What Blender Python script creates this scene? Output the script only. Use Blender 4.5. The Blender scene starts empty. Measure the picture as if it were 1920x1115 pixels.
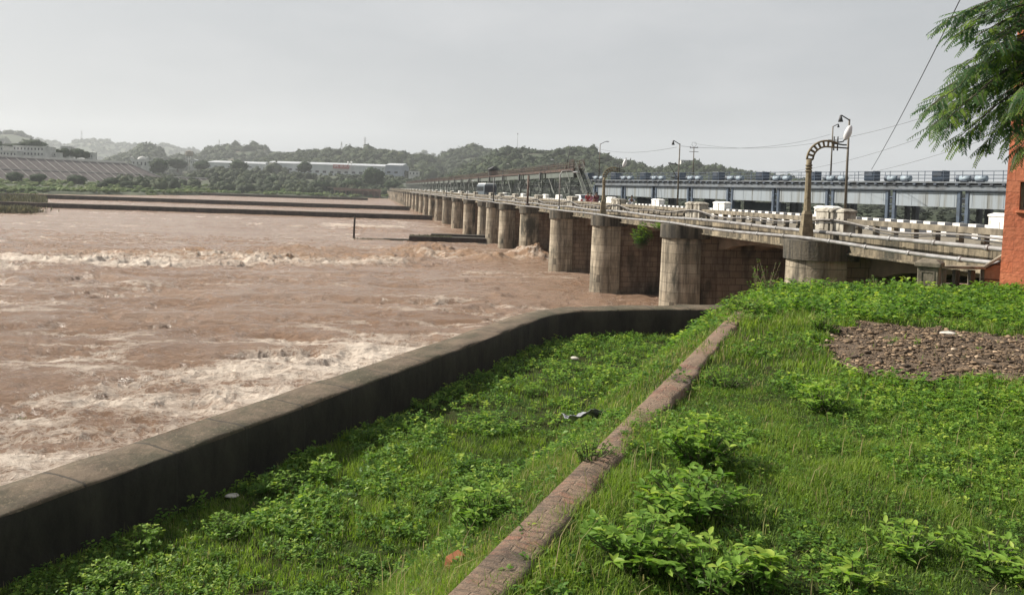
import bpy, math, random
import numpy as np
from mathutils import Vector, Matrix
random.seed(7); RNG = np.random.default_rng(7)
R = math.radians
S = bpy.context.scene
COL = S.collection

# ---------------------------------------------------------------- camera
EYE = np.array([0.0, 0.0, 8.3]); FPX = 1450.0; PCX, PCY = 960.0, 400.0
PITCH, ROLL = R(1.62), R(1.83)
fw = np.array([0, math.cos(PITCH), -math.sin(PITCH)]); up0 = np.array([0, math.sin(PITCH), math.cos(PITCH)]); rt0 = np.array([1.0, 0, 0])
rt = math.cos(ROLL)*rt0 + math.sin(ROLL)*up0; up = -math.sin(ROLL)*rt0 + math.cos(ROLL)*up0
cam_d = bpy.data.cameras.new('camera'); cam = bpy.data.objects.new('camera', cam_d); COL.objects.link(cam)
cam_d.sensor_width = 36; cam_d.lens = 36*FPX/1920; cam_d.shift_y = -(557.5-PCY)/1920
cam_d.clip_start = 0.1; cam_d.clip_end = 12000
m = Matrix.Identity(4)
for i in range(3):
    m[i][0] = rt[i]; m[i][1] = up[i]; m[i][2] = -fw[i]; m[i][3] = EYE[i]
cam.matrix_world = m
S.camera = cam

# ---------------------------------------------------------------- sky, sun, exposure
SUN_AZ, SUN_EL = R(-74), R(39)      # azimuth clockwise from +Y
w = bpy.data.worlds.new('World'); S.world = w; w.use_nodes = True
nt = w.node_tree; nt.nodes.clear()
out = nt.nodes.new('ShaderNodeOutputWorld'); bg = nt.nodes.new('ShaderNodeBackground'); bg.inputs[1].default_value = 0.061
sky = nt.nodes.new('ShaderNodeTexSky'); sky.sky_type = 'NISHITA'; sky.sun_disc = False
sky.sun_elevation = SUN_EL; sky.sun_rotation = SUN_AZ; sky.air_density = 1.2; sky.dust_density = 6.0; sky.ozone_density = 1.0; sky.altitude = 200
tc = nt.nodes.new('ShaderNodeTexCoord')
sat = nt.nodes.new('ShaderNodeHueSaturation'); sat.inputs['Saturation'].default_value = 0.28
mp = nt.nodes.new('ShaderNodeMapping'); mp.inputs['Scale'].default_value = (1.6, 1.6, 5.0)
nz = nt.nodes.new('ShaderNodeTexNoise'); nz.inputs['Scale'].default_value = 1.5; nz.inputs['Detail'].default_value = 6; nz.inputs['Roughness'].default_value = 0.55
rp = nt.nodes.new('ShaderNodeValToRGB'); rp.color_ramp.elements[0].position = 0.47; rp.color_ramp.elements[0].color = (0, 0, 0, 1)
rp.color_ramp.elements[1].position = 0.75; rp.color_ramp.elements[1].color = (0.45, 0.45, 0.45, 1)
mxc = nt.nodes.new('ShaderNodeMixRGB'); mxc.inputs[2].default_value = (7.4, 7.4, 7.5, 1)
L = nt.links.new
L(sky.outputs[0], sat.inputs['Color']); L(tc.outputs['Generated'], mp.inputs[0]); L(mp.outputs[0], nz.inputs[0]); L(nz.outputs[0], rp.inputs[0])
veil = nt.nodes.new('ShaderNodeMixRGB'); veil.inputs[0].default_value = 0.72; veil.inputs[2].default_value = (5.35, 5.6, 5.9, 1)
L(sat.outputs[0], veil.inputs[1])
L(rp.outputs[0], mxc.inputs[0]); L(veil.outputs[0], mxc.inputs[1]); L(mxc.outputs[0], bg.inputs[0]); L(bg.outputs[0], out.inputs[0])
sd = bpy.data.lights.new('sun', 'SUN'); sun = bpy.data.objects.new('sun', sd); COL.objects.link(sun)
sd.energy = 4.8; sd.angle = R(0.6); sd.color = (1.0, 0.93, 0.82)
sdir = Vector((math.sin(SUN_AZ)*math.cos(SUN_EL), math.cos(SUN_AZ)*math.cos(SUN_EL), math.sin(SUN_EL)))
sun.rotation_euler = sdir.to_track_quat('Z', 'Y').to_euler(); sun.location = (0, 0, 60)
S.view_settings.view_transform = 'Standard'; S.view_settings.look = 'None'; S.view_settings.gamma = 1.0
S.view_settings.exposure = 0.80
S.cycles.max_bounces = 6; S.cycles.volume_bounces = 0; S.cycles.transparent_max_bounces = 8
S.cycles.caustics_reflective = False; S.cycles.caustics_refractive = False

# ---------------------------------------------------------------- pixel helpers (photo pixels, 1920 wide)
def ray(x, y):
    return fw + rt*((x-PCX)/FPX) - up*((y-PCY)/FPX)
def at(x, y, Y):                       # point at depth Y
    d = ray(x, y); return Vector(EYE + d*(Y/d[1]))
def onz(x, y, z):                      # point on the level z
    d = ray(x, y); return Vector(EYE + d*((z-EYE[2])/d[2]))
def hor(x): return 350 + 0.032*(x-680)

# ---------------------------------------------------------------- noise
def _h(ix, iy, s):
    n = (ix.astype(np.int64)*374761393 + iy.astype(np.int64)*668265263 + s*974711) & 0xffffffff
    n = ((n ^ (n >> 13))*1274126177) & 0xffffffff
    return ((n ^ (n >> 16)) & 0xffff)/65535.0
def vn(x, y, s=0):
    x = np.asarray(x, float); y = np.asarray(y, float)
    ix = np.floor(x); iy = np.floor(y); fx = x-ix; fy = y-iy
    fx = fx*fx*fx*(fx*(fx*6-15)+10); fy = fy*fy*fy*(fy*(fy*6-15)+10)
    a = _h(ix, iy, s); b = _h(ix+1, iy, s); c = _h(ix, iy+1, s); d = _h(ix+1, iy+1, s)
    return (a*(1-fx)+b*fx)*(1-fy) + (c*(1-fx)+d*fx)*fy
def fbm(x, y, s=0, o=4, g=0.5):
    t = 0; a = 1; n = 0
    for i in range(o):
        t = t + a*vn(x*2**i + i*17.3, y*2**i - i*9.1, s+i); n += a; a *= g
    return t/n
def ss(a, b, x):
    t = np.clip((x-a)/(b-a), 0, 1); return t*t*(3-2*t)

# ---------------------------------------------------------------- mesh helpers
def link(name, me, mat=None, parent=None, loc=None):
    o = bpy.data.objects.new(name, me); COL.objects.link(o)
    if mat is not None: me.materials.append(mat)
    if parent is not None: o.parent = parent
    if loc is not None: o.location = loc
    return o
def npmesh(name, V, F, attrs=None, smooth=False):
    V = np.asarray(V, np.float32); F = np.asarray(F, np.int32)
    me = bpy.data.meshes.new(name); k = F.shape[1]
    me.vertices.add(len(V)); me.vertices.foreach_set('co', V.ravel())
    me.loops.add(F.size); me.loops.foreach_set('vertex_index', F.ravel())
    me.polygons.add(len(F)); me.polygons.foreach_set('loop_start', np.arange(0, F.size, k, dtype=np.int32))
    if smooth: me.polygons.foreach_set('use_smooth', np.ones(len(F), bool))
    for n_, a in (attrs or {}).items():
        at_ = me.attributes.new(n_, 'FLOAT', 'POINT'); at_.data.foreach_set('value', np.asarray(a, np.float32))
    me.update(calc_edges=True); me.validate()
    return me
def gridfaces(nr, nc):
    i = np.arange(nr*nc).reshape(nr, nc)
    return np.stack([i[:-1, :-1].ravel(), i[:-1, 1:].ravel(), i[1:, 1:].ravel(), i[1:, :-1].ravel()], 1)

class MB:
    def __init__(s): s.v = []; s.f = []; s.sm = []
    def add(s, vs, fs, smooth=False):
        b = len(s.v); s.v += [tuple(v) for v in vs]; s.f += [tuple(b+i for i in f) for f in fs]; s.sm += [smooth]*len(fs); return s
    def box(s, x0, x1, y0, y1, z0, z1, rz=0, c=None, tap=0):
        vs = [(x0, y0, z0), (x1, y0, z0), (x1, y1, z0), (x0, y1, z0), (x0+tap, y0+tap, z1), (x1-tap, y0+tap, z1), (x1-tap, y1-tap, z1), (x0+tap, y1-tap, z1)]
        if rz:
            cx, cy = c if c else ((x0+x1)/2, (y0+y1)/2); ca, sa = math.cos(rz), math.sin(rz)
            vs = [(cx+(x-cx)*ca-(y-cy)*sa, cy+(x-cx)*sa+(y-cy)*ca, z) for x, y, z in vs]
        return s.add(vs, [(3, 2, 1, 0), (4, 5, 6, 7), (0, 1, 5, 4), (1, 2, 6, 5), (2, 3, 7, 6), (3, 0, 4, 7)])
    def prism(s, poly, z0, z1, top=None):         # poly in xy, optional other top outline
        n = len(poly); t = top or poly
        vs = [(x, y, z0) for x, y in poly] + [(x, y, z1) for x, y in t]
        s.add(vs, [tuple(range(n-1, -1, -1)), tuple(range(n, 2*n))]); b = len(s.v)-2*n
        for i in range(n):
            j = (i+1) % n; s.f.append((b+i, b+j, b+n+j, b+n+i)); s.sm.append(False)
        return s
    def ext(s, poly, ax, a0, a1):                 # poly in the plane across axis ax ('x': (y,z); 'y': (x,z))
        n = len(poly)
        P = (lambda p, a: (a, p[0], p[1])) if ax == 'x' else (lambda p, a: (p[0], a, p[1]))
        vs = [P(p, a0) for p in poly] + [P(p, a1) for p in poly]
        fs = [tuple(range(n-1, -1, -1)), tuple(range(n, 2*n))] + [(i, (i+1) % n, n+(i+1) % n, n+i) for i in range(n)]
        return s.add(vs, fs)
    def tube(s, pts, r, n=8, cap=True, smooth=True):
        pts = [Vector(p) for p in pts]; m_ = len(pts); rs = r if isinstance(r, (list, tuple)) else [r]*m_
        vs = []; prev = None
        for i, p in enumerate(pts):
            d = (pts[min(i+1, m_-1)]-pts[max(i-1, 0)]).normalized()
            if prev is None:
                a = d.orthogonal().normalized()
                if abs(d.z) > 0.9: a = (Vector((1, 0, 0)) - d*d.x).normalized()
            else: a = (prev - d*prev.dot(d)).normalized()
            prev = a; b = d.cross(a)
            for k in range(n):
                t = 2*math.pi*(k+0.5)/n; vs.append(p + (a*math.cos(t)+b*math.sin(t))*rs[i])
        fs = []
        for i in range(m_-1):
            for k in range(n):
                fs.append((i*n+k, i*n+(k+1) % n, (i+1)*n+(k+1) % n, (i+1)*n+k))
        s.add(vs, fs, smooth)
        if cap:
            b = len(s.v)-len(vs)
            s.f.append(tuple(b+k for k in range(n-1, -1, -1))); s.f.append(tuple(b+(m_-1)*n+k for k in range(n))); s.sm += [False, False]
        return s
    def bar(s, p, q, r): return s.tube([p, q], r, 4, True, False)
    def ball(s, c, r, nu=10, nv=7):
        rx, ry, rz = r if isinstance(r, (tuple, list)) else (r, r, r)
        vs = [(c[0], c[1], c[2]-rz)]
        for j in range(1, nv):
            t = math.pi*j/nv
            for i in range(nu):
                a = 2*math.pi*i/nu; vs.append((c[0]+rx*math.sin(t)*math.cos(a), c[1]+ry*math.sin(t)*math.sin(a), c[2]-rz*math.cos(t)))
        vs.append((c[0], c[1], c[2]+rz)); fs = []
        for i in range(nu): fs.append((0, 1+(i+1) % nu, 1+i))
        for j in range(nv-2):
            for i in range(nu):
                a = 1+j*nu; fs.append((a+i, a+(i+1) % nu, a+nu+(i+1) % nu, a+nu+i))
        a = 1+(nv-2)*nu
        for i in range(nu): fs.append((a+i, a+(i+1) % nu, len(vs)-1))
        return s.add(vs, fs, True)
    def mesh(s, name):
        me = bpy.data.meshes.new(name); me.from_pydata(s.v, [], s.f); me.polygons.foreach_set('use_smooth', s.sm); me.update(); return me
    def build(s, name, mat, parent=None, loc=None, rz=0, bevel=0):
        o = link(name, s.mesh(name), mat, parent, loc)
        if rz: o.rotation_euler.z = rz
        if bevel:
            b = o.modifiers.new('bevel', 'BEVEL'); b.width = bevel; b.segments = 2; b.limit_method = 'ANGLE'; b.angle_limit = R(40)
        return o
def tag(o, label=None, cat=None, group=None, kind=None):
    if label: o['label'] = label
    if cat: o['category'] = cat
    if group: o['group'] = group
    if kind: o['kind'] = kind
    return o
def empty(name, loc=(0, 0, 0), rz=0):
    o = bpy.data.objects.new(name, None); COL.objects.link(o); o.location = loc; o.rotation_euler = (0, 0, rz); o.empty_display_size = 0.3; return o
def copy_tree(o, parent=None):
    c = o.copy(); COL.objects.link(c)
    if parent is not None: c.parent = parent
    for ch in list(o.children): copy_tree(ch, c)
    return c

# ---------------------------------------------------------------- materials
def newmat(name):
    m_ = bpy.data.materials.new(name); m_.use_nodes = True; n = m_.node_tree; n.nodes.clear()
    o = n.nodes.new('ShaderNodeOutputMaterial'); b = n.nodes.new('ShaderNodeBsdfPrincipled'); n.links.new(b.outputs[0], o.inputs[0])
    return m_, n, b, o
def noise(n, src, scale, det=5, rough=0.55, stretch=None):
    if stretch:
        q = n.nodes.new('ShaderNodeMapping'); q.inputs['Scale'].default_value = stretch; n.links.new(src, q.inputs[0]); src = q.outputs[0]
    t = n.nodes.new('ShaderNodeTexNoise'); t.inputs['Scale'].default_value = scale; t.inputs['Detail'].default_value = det; t.inputs['Roughness'].default_value = rough
    n.links.new(src, t.inputs[0]); return t.outputs[0]
def ramp(n, src, stops):
    r_ = n.nodes.new('ShaderNodeValToRGB'); cr = r_.color_ramp
    while len(cr.elements) < len(stops): cr.elements.new(0.5)
    for e, (p, c) in zip(cr.elements, stops):
        e.position = p; e.color = (c, c, c, 1) if isinstance(c, (int, float)) else (*c, 1)
    n.links.new(src, r_.inputs[0]); return r_.outputs[0]
def mix(n, fac, a, b, mode='MIX'):
    x = n.nodes.new('ShaderNodeMixRGB'); x.blend_type = mode
    for i, v in ((0, fac), (1, a), (2, b)):
        if hasattr(v, 'node'): n.links.new(v, x.inputs[i])
        elif i == 0: x.inputs[0].default_value = v
        else: x.inputs[i].default_value = (*v, 1)
    return x.outputs[0]
def mathn(n, op, a, b=0.0):
    x = n.nodes.new('ShaderNodeMath'); x.operation = op
    for i, v in ((0, a), (1, b)):
        if hasattr(v, 'node'): n.links.new(v, x.inputs[i])
        else: x.inputs[i].default_value = v
    return x.outputs[0]
def bump(n, h, bsdf, dist=0.02, strength=1.0):
    b = n.nodes.new('ShaderNodeBump'); b.inputs['Distance'].default_value = dist; b.inputs['Strength'].default_value = strength
    n.links.new(h, b.inputs['Height']); n.links.new(b.outputs[0], bsdf.inputs['Normal'])
def coord(n, kind='pos'):
    if kind == 'pos': return n.nodes.new('ShaderNodeNewGeometry').outputs['Position']
    return n.nodes.new('ShaderNodeTexCoord').outputs['Object']
def simple(name, c1, c2=None, scale=3, rough=0.8, bd=0.0, metal=0, stretch=None, kind='pos', lo=0.35, hi=0.65, spec=None, det=6):
    m_, n, b, o = newmat(name); c2 = c2 or tuple(x*0.7 for x in c1)
    v = noise(n, coord(n, kind), scale, det, 0.6, stretch)
    n.links.new(ramp(n, v, [(lo, c2), (hi, c1)]), b.inputs['Base Color'])
    b.inputs['Roughness'].default_value = rough; b.inputs['Metallic'].default_value = metal
    if spec is not None: b.inputs['Specular IOR Level'].default_value = spec
    if bd: bump(n, noise(n, coord(n, kind), scale*4, 5, 0.6), b, bd)
    return m_
def attr(n, name):
    a = n.nodes.new('ShaderNodeAttribute'); a.attribute_name = name; return a.outputs['Fac']
def leafmat(name, stops, trans=0.35, rough=0.5, tr_col=None):
    m_, n, b, o = newmat(name)
    c = ramp(n, attr(n, 'tint'), stops); n.links.new(c, b.inputs['Base Color']); b.inputs['Roughness'].default_value = rough
    b.inputs['Specular IOR Level'].default_value = 0.25
    t = n.nodes.new('ShaderNodeBsdfTranslucent'); h = n.nodes.new('ShaderNodeHueSaturation'); h.inputs['Value'].default_value = 1.5; h.inputs['Saturation'].default_value = 1.1
    n.links.new(c, h.inputs['Color']); n.links.new(h.outputs[0], t.inputs[0])
    x = n.nodes.new('ShaderNodeMixShader'); x.inputs[0].default_value = trans
    n.links.new(b.outputs[0], x.inputs[1]); n.links.new(t.outputs[0], x.inputs[2]); n.links.new(x.outputs[0], o.inputs[0])
    return m_
M = {}
def stonemat(name, base, light, dark, row=0.6, bw=1.15, streak=0.5, cov=0.0, mort=0.012, red=0.0, kind='obj'):
    m_, n, b, o = newmat(name); P = coord(n, kind)
    sp = n.nodes.new('ShaderNodeSeparateXYZ'); n.links.new(P, sp.inputs[0])
    cb = n.nodes.new('ShaderNodeCombineXYZ'); n.links.new(mathn(n, 'ADD', sp.outputs[0], sp.outputs[1]), cb.inputs[0]); n.links.new(sp.outputs[2], cb.inputs[1])
    br = n.nodes.new('ShaderNodeTexBrick'); n.links.new(cb.outputs[0], br.inputs[0])
    br.inputs['Scale'].default_value = 1; br.inputs['Brick Width'].default_value = bw; br.inputs['Row Height'].default_value = row
    br.inputs['Mortar Size'].default_value = mort; br.inputs['Mortar Smooth'].default_value = 0.4
    br.inputs['Color1'].default_value = (*base, 1); br.inputs['Color2'].default_value = (*light, 1); br.inputs['Mortar'].default_value = (*[x*0.3 for x in base], 1)
    c = br.outputs[0]; oi = n.nodes.new('ShaderNodeObjectInfo'); P0 = P; vm = n.nodes.new('ShaderNodeVectorMath'); vm.operation = 'ADD'; n.links.new(P, vm.inputs[0]); n.links.new(mathn(n, 'MULTIPLY', oi.outputs['Random'], 90.0), vm.inputs[1]); P = vm.outputs[0]
    if red:
        c = mix(n, ramp(n, noise(n, P, 0.35, 4), [(0.45, 0.0), (0.7, red)]), c, (0.26, 0.115, 0.06))
    g = noise(n, P, 0.9, 6, 0.65); c = mix(n, ramp(n, g, [(0.3, 0.65), (0.6, 0.0)]), c, dark)
    st = noise(n, P, 2.2, 6, 0.7, (1, 1, 0.09)); c = mix(n, ramp(n, st, [(0.47-cov, 0.0), (0.66-cov, streak)]), c, tuple(x*0.45 for x in dark))
    bl = noise(n, P, 0.55, 5, 0.6, (1, 1, 0.4)); c = mix(n, ramp(n, bl, [(0.56, 0.0), (0.66, streak*0.9)]), c, (0.018, 0.02, 0.014))
    n.links.new(c, b.inputs['Base Color']); b.inputs['Roughness'].default_value = 0.9
    bump(n, mathn(n, 'ADD', br.outputs['Fac'], mathn(n, 'MULTIPLY', noise(n, P, 9, 5), -1.2)), b, 0.03, 0.8)
    b.node_tree if False else None
    return m_
M['pier'] = stonemat('pier_stone', (0.33, 0.28, 0.205), (0.46, 0.40, 0.305), (0.15, 0.125, 0.09), streak=0.92, red=0.12, cov=.03)
M['masonry'] = stonemat('pier_masonry', (0.235, 0.178, 0.128), (0.31, 0.24, 0.175), (0.10, 0.07, 0.05), row=0.42, bw=0.85, streak=0.75, red=0.2, mort=0.02)
M['cap'] = stonemat('cap_stone', (0.16, 0.135, 0.10), (0.25, 0.215, 0.16), (0.05, 0.046, 0.036), row=4, bw=3, streak=0.95, cov=.08)
M['concrete'] = simple('weathered_concrete', (0.25, 0.215, 0.16), (0.075, 0.065, 0.048), 3.0, 0.9, 0.012, stretch=(1, 1, 0.5), kind='obj')
M['fascia'] = stonemat('fascia_concrete', (0.26, 0.215, 0.145), (0.31, 0.265, 0.19), (0.09, 0.075, 0.05), row=3, bw=2.2, streak=0.95, cov=.07)
M['brown_concrete'] = simple('girder_concrete', (0.26, 0.19, 0.13), (0.16, 0.115, 0.08), 1.2, 0.9, 0.01, kind='obj')  # mottled brown concrete of the girders below the deck
M['white_paint'] = simple('whitewash', (0.72, 0.71, 0.68), (0.42, 0.40, 0.36), 3.5, 0.8, 0.004, lo=0.28, hi=0.5)
M['block'] = simple('stained_whitewash', (0.38, 0.355, 0.30), (0.13, 0.115, 0.09), 2.5, 0.9, 0.01, stretch=(1, 1, 0.4), lo=0.40, hi=0.58)
M['black_paint'] = simple('black_paint', (0.035, 0.038, 0.045), (0.018, 0.018, 0.02), 3, 0.7)
M['pipe'] = simple('grey_pipe', (0.30, 0.30, 0.30), (0.19, 0.18, 0.17), 2.5, 0.45, 0.0, metal=0.2, kind='obj')
M['hose'] = simple('dusty_hose', (0.22, 0.21, 0.20), (0.13, 0.12, 0.11), 2.5, 0.7)
M['dark_steel'] = simple('dark_steel', (0.06, 0.062, 0.065), (0.03, 0.03, 0.03), 3, 0.6)
M['pole'] = simple('pole_paint', (0.15, 0.13, 0.10), (0.08, 0.065, 0.05), 3, 0.6)
M['lamp_post'] = simple('cast_lamp_post', (0.23, 0.19, 0.12), (0.10, 0.08, 0.05), 4, 0.85, 0.01, kind='obj')
M['lamp_head'] = simple('lamp_head', (0.62, 0.63, 0.64), (0.5, 0.5, 0.5), 4, 0.35)
M['blue'] = simple('blue_steel', (0.085, 0.115, 0.16), (0.05, 0.065, 0.09), 1.6, 0.5, 0.0, kind='obj')
M['blue_dark'] = simple('dark_blue_steel', (0.05, 0.07, 0.105), (0.03, 0.035, 0.045), 1.2, 0.55)
M['blue_cab'] = simple('blue_cabinet', (0.022, 0.042, 0.075), (0.014, 0.024, 0.04), 1.2, 0.4)
M['gate'] = simple('pale_gate_paint', (0.27, 0.305, 0.335), (0.18, 0.185, 0.175), 1.4, 0.6, 0.0, stretch=(1.4, 1.4, 0.06), lo=0.33, hi=0.5)
M['girder_blue'] = simple('pale_girder_paint', (0.155, 0.175, 0.195), (0.09, 0.095, 0.10), 1.1, 0.6, stretch=(1, 1, 0.2), lo=0.35, hi=0.55)
M['lower_gate'] = simple('slate_gate', (0.055, 0.075, 0.085), (0.03, 0.04, 0.045), 0.8, 0.6)
M['rust'] = simple('rusty_steel', (0.13, 0.085, 0.065), (0.06, 0.045, 0.04), 1.5, 0.85)
M['trestle'] = simple('green_grey_steel', (0.10, 0.115, 0.10), (0.055, 0.06, 0.05), 1.0, 0.7)
M['green_girder'] = simple('green_girder', (0.11, 0.13, 0.115), (0.07, 0.08, 0.07), 0.6, 0.7)
M['divide'] = simple('dark_wet_wall', (0.06, 0.045, 0.036), (0.022, 0.016, 0.013), 0.8, 0.85, 0.02, stretch=(1, 1, 0.5))
M['divide_top'] = simple('wall_top', (0.16, 0.13, 0.10), (0.08, 0.065, 0.05), 0.7, 0.85, 0.02)
# ================================================================ RIVER
WT = 3.0                                              # top of the river wall
outer = [(-260, 1010), (0, 905), (346, 797), (640, 700), (753, 660), (892, 615), (986, 583), (1037, 575.5), (1147, 573), (1300, 571), (1440, 570)]
inner = [(-200, 1062), (0, 965), (422, 812), (673, 720), (833, 666), (965, 615), (1030, 588), (1074, 581), (1180, 579.5), (1300, 578), (1440, 577)]
o3 = [onz(x, y, WT) for x, y in outer]; i3 = [onz(x, y, WT) for x, y in inner]
def resample(P, step):
    P = [Vector(p) for p in P]; out_ = [P[0].copy()]; carry = 0
    for a, b in zip(P[:-1], P[1:]):
        L_ = (b-a).length; t = step-carry
        while t < L_: out_.append(a+(b-a)*(t/L_)); t += step
        carry = L_-(t-step)
    out_.append(P[-1].copy()); return out_
def smoothline(P, it=3):
    for _ in range(it): P = [P[0]] + [(P[i-1]+P[i]*2+P[i+1])/4 for i in range(1, len(P)-1)] + [P[-1]]
    return P
# centre line of the wall (first stretch straight, then the bend)
ctr = [(Vector(o3[k])+Vector(i3[k]))/2 for k in range(len(o3))]
d0 = (ctr[3]-ctr[1]).normalized()
ctr = [ctr[1]-d0*16] + ctr[1:]
ctr = smoothline(resample(ctr, 0.6), 8)
WALL = np.array([(p.x, p.y) for p in ctr])
def walldist(X, Y):                                    # distance to the wall's centre line
    sh = X.shape; p = np.stack([X.ravel(), Y.ravel()], 1); best = np.full(len(p), 1e9)
    W = WALL[::4]
    for a, b in zip(W[:-1], W[1:]):
        ab = b-a; t = np.clip(((p-a)@ab)/(ab@ab), 0, 1); d = np.hypot(*(p-(a+t[:, None]*ab)).T); best = np.minimum(best, d)
    return best.reshape(sh)

rows = [8.0]
while rows[-1] < 110: rows.append(rows[-1]+0.10+max(0, (rows[-1]-18))*0.0035)
while rows[-1] < 700: rows.append(rows[-1]*1.008)
rows = np.array(rows); tans = np.concatenate([np.linspace(-1.1, -0.72, 90, endpoint=False), np.linspace(-0.72, 0.22, 900, endpoint=False), np.linspace(0.22, 0.8, 110)])
YY, TT = np.meshgrid(rows, tans, indexing='ij'); XX = YY*TT
a_ = R(-7); xr = XX*math.cos(a_)-YY*math.sin(a_); yr = XX*math.sin(a_)+YY*math.cos(a_)
wx = fbm(xr/9, yr/6, 50, 3)*5; 
def ridge(n, p=2.0): return np.clip(1-np.abs(2*n-1), 0, 1)**p
r1 = ridge(fbm(xr/8.5, (yr+wx)/3.0, 1, 2), 2.2); r2 = ridge(fbm(xr/2.6, (yr+wx)/1.15, 5, 3), 2.2); r3 = ridge(fbm(xr/0.95, yr/0.5, 9, 3), 1.6)
sw = fbm(xr/14, yr/6.5, 13, 2)-0.5
wd = walldist(XX, YY); yc = 70+(XX+46)*0.31+(fbm(XX/11, YY/9, 33, 3)-.5)*9
churn = fbm(XX/6, YY/4, 21, 3)
b1 = np.exp(-((YY-yc)/5.0)**2)*ss(-75, -45, XX+0*YY)*(1-ss(-15, -5, XX+0*YY))*(0.35+0.9*churn)
b1c = np.exp(-((YY-yc-7)/5.0)**2)*(0.4+churn)
b2 = np.exp(-((YY-156)/10)**2)*np.exp(-((XX+30)/20)**2)
b3 = (1-ss(11, 19, wd+(fbm(XX/5, YY/5, 31, 3)-.5)*9))*(1-ss(36, 44, YY))*(0.72+0.55*churn)
b4 = np.exp(-((YY-148)/16)**2-((XX+36)/26)**2)
calm = ss(95, 130, YY)*(1-0.6*b4)
amp = (0.75-0.62*calm)*(0.55+0.9*fbm(XX/18, YY/10, 61, 2))
nearp = np.exp(-((XX-5)/6)**2)*0.5*(YY < 70)
def splash(px, py, rx, ry, h):
    p = onz(px, py, 0); return h*np.exp(-((XX-p.x)/rx)**2-((YY-p.y)/ry)**2)
spl = splash(798, 481, 4.2, 3.4, 1.25)+splash(880, 490, 2.2, 2.0, .8)+splash(920, 497, 1.9, 1.8, 1.0)+splash(1000, 493, 2.6, 2.6, 1.8)+splash(690, 432, 5, 6, .7)+splash(745, 437, 3, 4, .5)+splash(265, 545, 1.4, 1, .3)+splash(940, 565, 1.2, .8, .35)+splash(1010, 607, .9, .7, .25)+splash(685, 668, .8, .5, .22)+splash(600, 700, .7, .6, .18)+splash(645, 478, 6, 2.5, .4)+splash(350, 487, 8, 2.5, .5)+splash(555, 478, 5, 2.5, .6)
rough_ = fbm(XX/1.1, YY/0.9, 71, 4)
Z = 0.58*np.tanh(amp*1.15*(0.80*r1+0.52*r2+0.22*r3+0.5*sw-0.25)*(1-0.25*nearp)/0.58)+spl*(0.30+1.0*rough_)+(b1+0.8*b1c)*0.42*(r2+0.6*r3*rough_)+b3*0.10*r3
Z = Z*(0.35+0.65*ss(1.0, 3.0, wd))
foam = np.clip(0.78*b1*(0.25+1.3*fbm(XX/4.5, YY/1.1, 41, 5)) + 0.35*b2*(.3+1.4*fbm(XX/9, YY/2.5, 48, 4)) + 0.60*b3*(0.08+1.35*fbm(XX/3.2, YY/1.3, 43, 5)) + 0.50*ridge(fbm(xr/9, yr/1.8, 45, 5), 6)*ss(.40, .62, fbm(XX/16, YY/9, 46, 2))*(YY < 200) + 0.1*spl, 0, 1.3)
silt = np.clip(spl*0.8+0.7*b1c+0.4*r1*r2, 0, 1)
me = npmesh('river_water', np.stack([XX, YY, Z], -1).reshape(-1, 3), gridfaces(*XX.shape), {'foam': foam.ravel(), 'silt': silt.ravel()}, True)
mw, n, b, o = newmat('muddy_water'); P = coord(n)
wv = n.nodes.new('ShaderNodeTexNoise'); wv.inputs['Scale'].default_value = 1.3; wv.inputs['Detail'].default_value = 4; n.links.new(P, wv.inputs[0])
vadd = n.nodes.new('ShaderNodeMixRGB'); vadd.blend_type = 'ADD'; vadd.inputs[0].default_value = 0.9; n.links.new(P, vadd.inputs[1]); n.links.new(wv.outputs['Color'], vadd.inputs[2])
mpv = n.nodes.new('ShaderNodeMapping'); mpv.inputs['Scale'].default_value = (1.0, 1.9, 1.0); mpv.inputs['Rotation'].default_value = (0, 0, 0.15); n.links.new(vadd.outputs[0], mpv.inputs[0])
def lace(sc):
    v = n.nodes.new('ShaderNodeTexVoronoi'); v.feature = 'DISTANCE_TO_EDGE'; v.inputs['Scale'].default_value = sc; n.links.new(mpv.outputs[0], v.inputs['Vector']); return v.outputs['Distance']
l1 = ramp(n, lace(0.75), [(0.0, 1.0), (0.16, 0.25), (0.3, 0.0)]); l2 = ramp(n, lace(2.4), [(0.0, 1.0), (0.14, 0.3), (0.3, 0.0)]); l3 = ramp(n, lace(6.5), [(0.0, 1.0), (0.15, 0.3), (0.35, 0.0)])
fine = noise(n, P, 3.0, 8, 0.75, (0.8, 1.8, 1)); fa = attr(n, 'foam')
pat = mathn(n, 'ADD', mathn(n, 'ADD', mathn(n, 'MULTIPLY', l3, 0.45), mathn(n, 'MULTIPLY', l1, 0.55)), mathn(n, 'ADD', mathn(n, 'MULTIPLY', l2, 0.55), mathn(n, 'MULTIPLY', mathn(n, 'SUBTRACT', fine, 0.28), 1.5)))
ff = ramp(n, mathn(n, 'MULTIPLY', fa, mathn(n, 'ADD', mathn(n, 'MULTIPLY', fa, 0.45), pat)), [(0.30, 0.0), (0.46, 0.30), (0.95, 0.92)])
big = noise(n, P, 0.12, 5, 0.6, (0.6, 1.5, 1))
base = mix(n, ramp(n, big, [(0.35, 0.0), (0.65, 1.0)]), (0.245, 0.150, 0.094), (0.335, 0.230, 0.165))
base = mix(n, ramp(n, attr(n, 'silt'), [(0.15, 0.0), (0.8, 0.8)]), base, (0.31, 0.19, 0.11))
L2 = n.links.new
L2(mix(n, ff, base, (0.72, 0.625, 0.53)), b.inputs['Base Color'])
L2(ramp(n, ff, [(0.0, 0.20), (1.0, 0.75)]), b.inputs['Roughness']); b.inputs['IOR'].default_value = 1.33; b.inputs['Specular IOR Level'].default_value = 0.5
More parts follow.
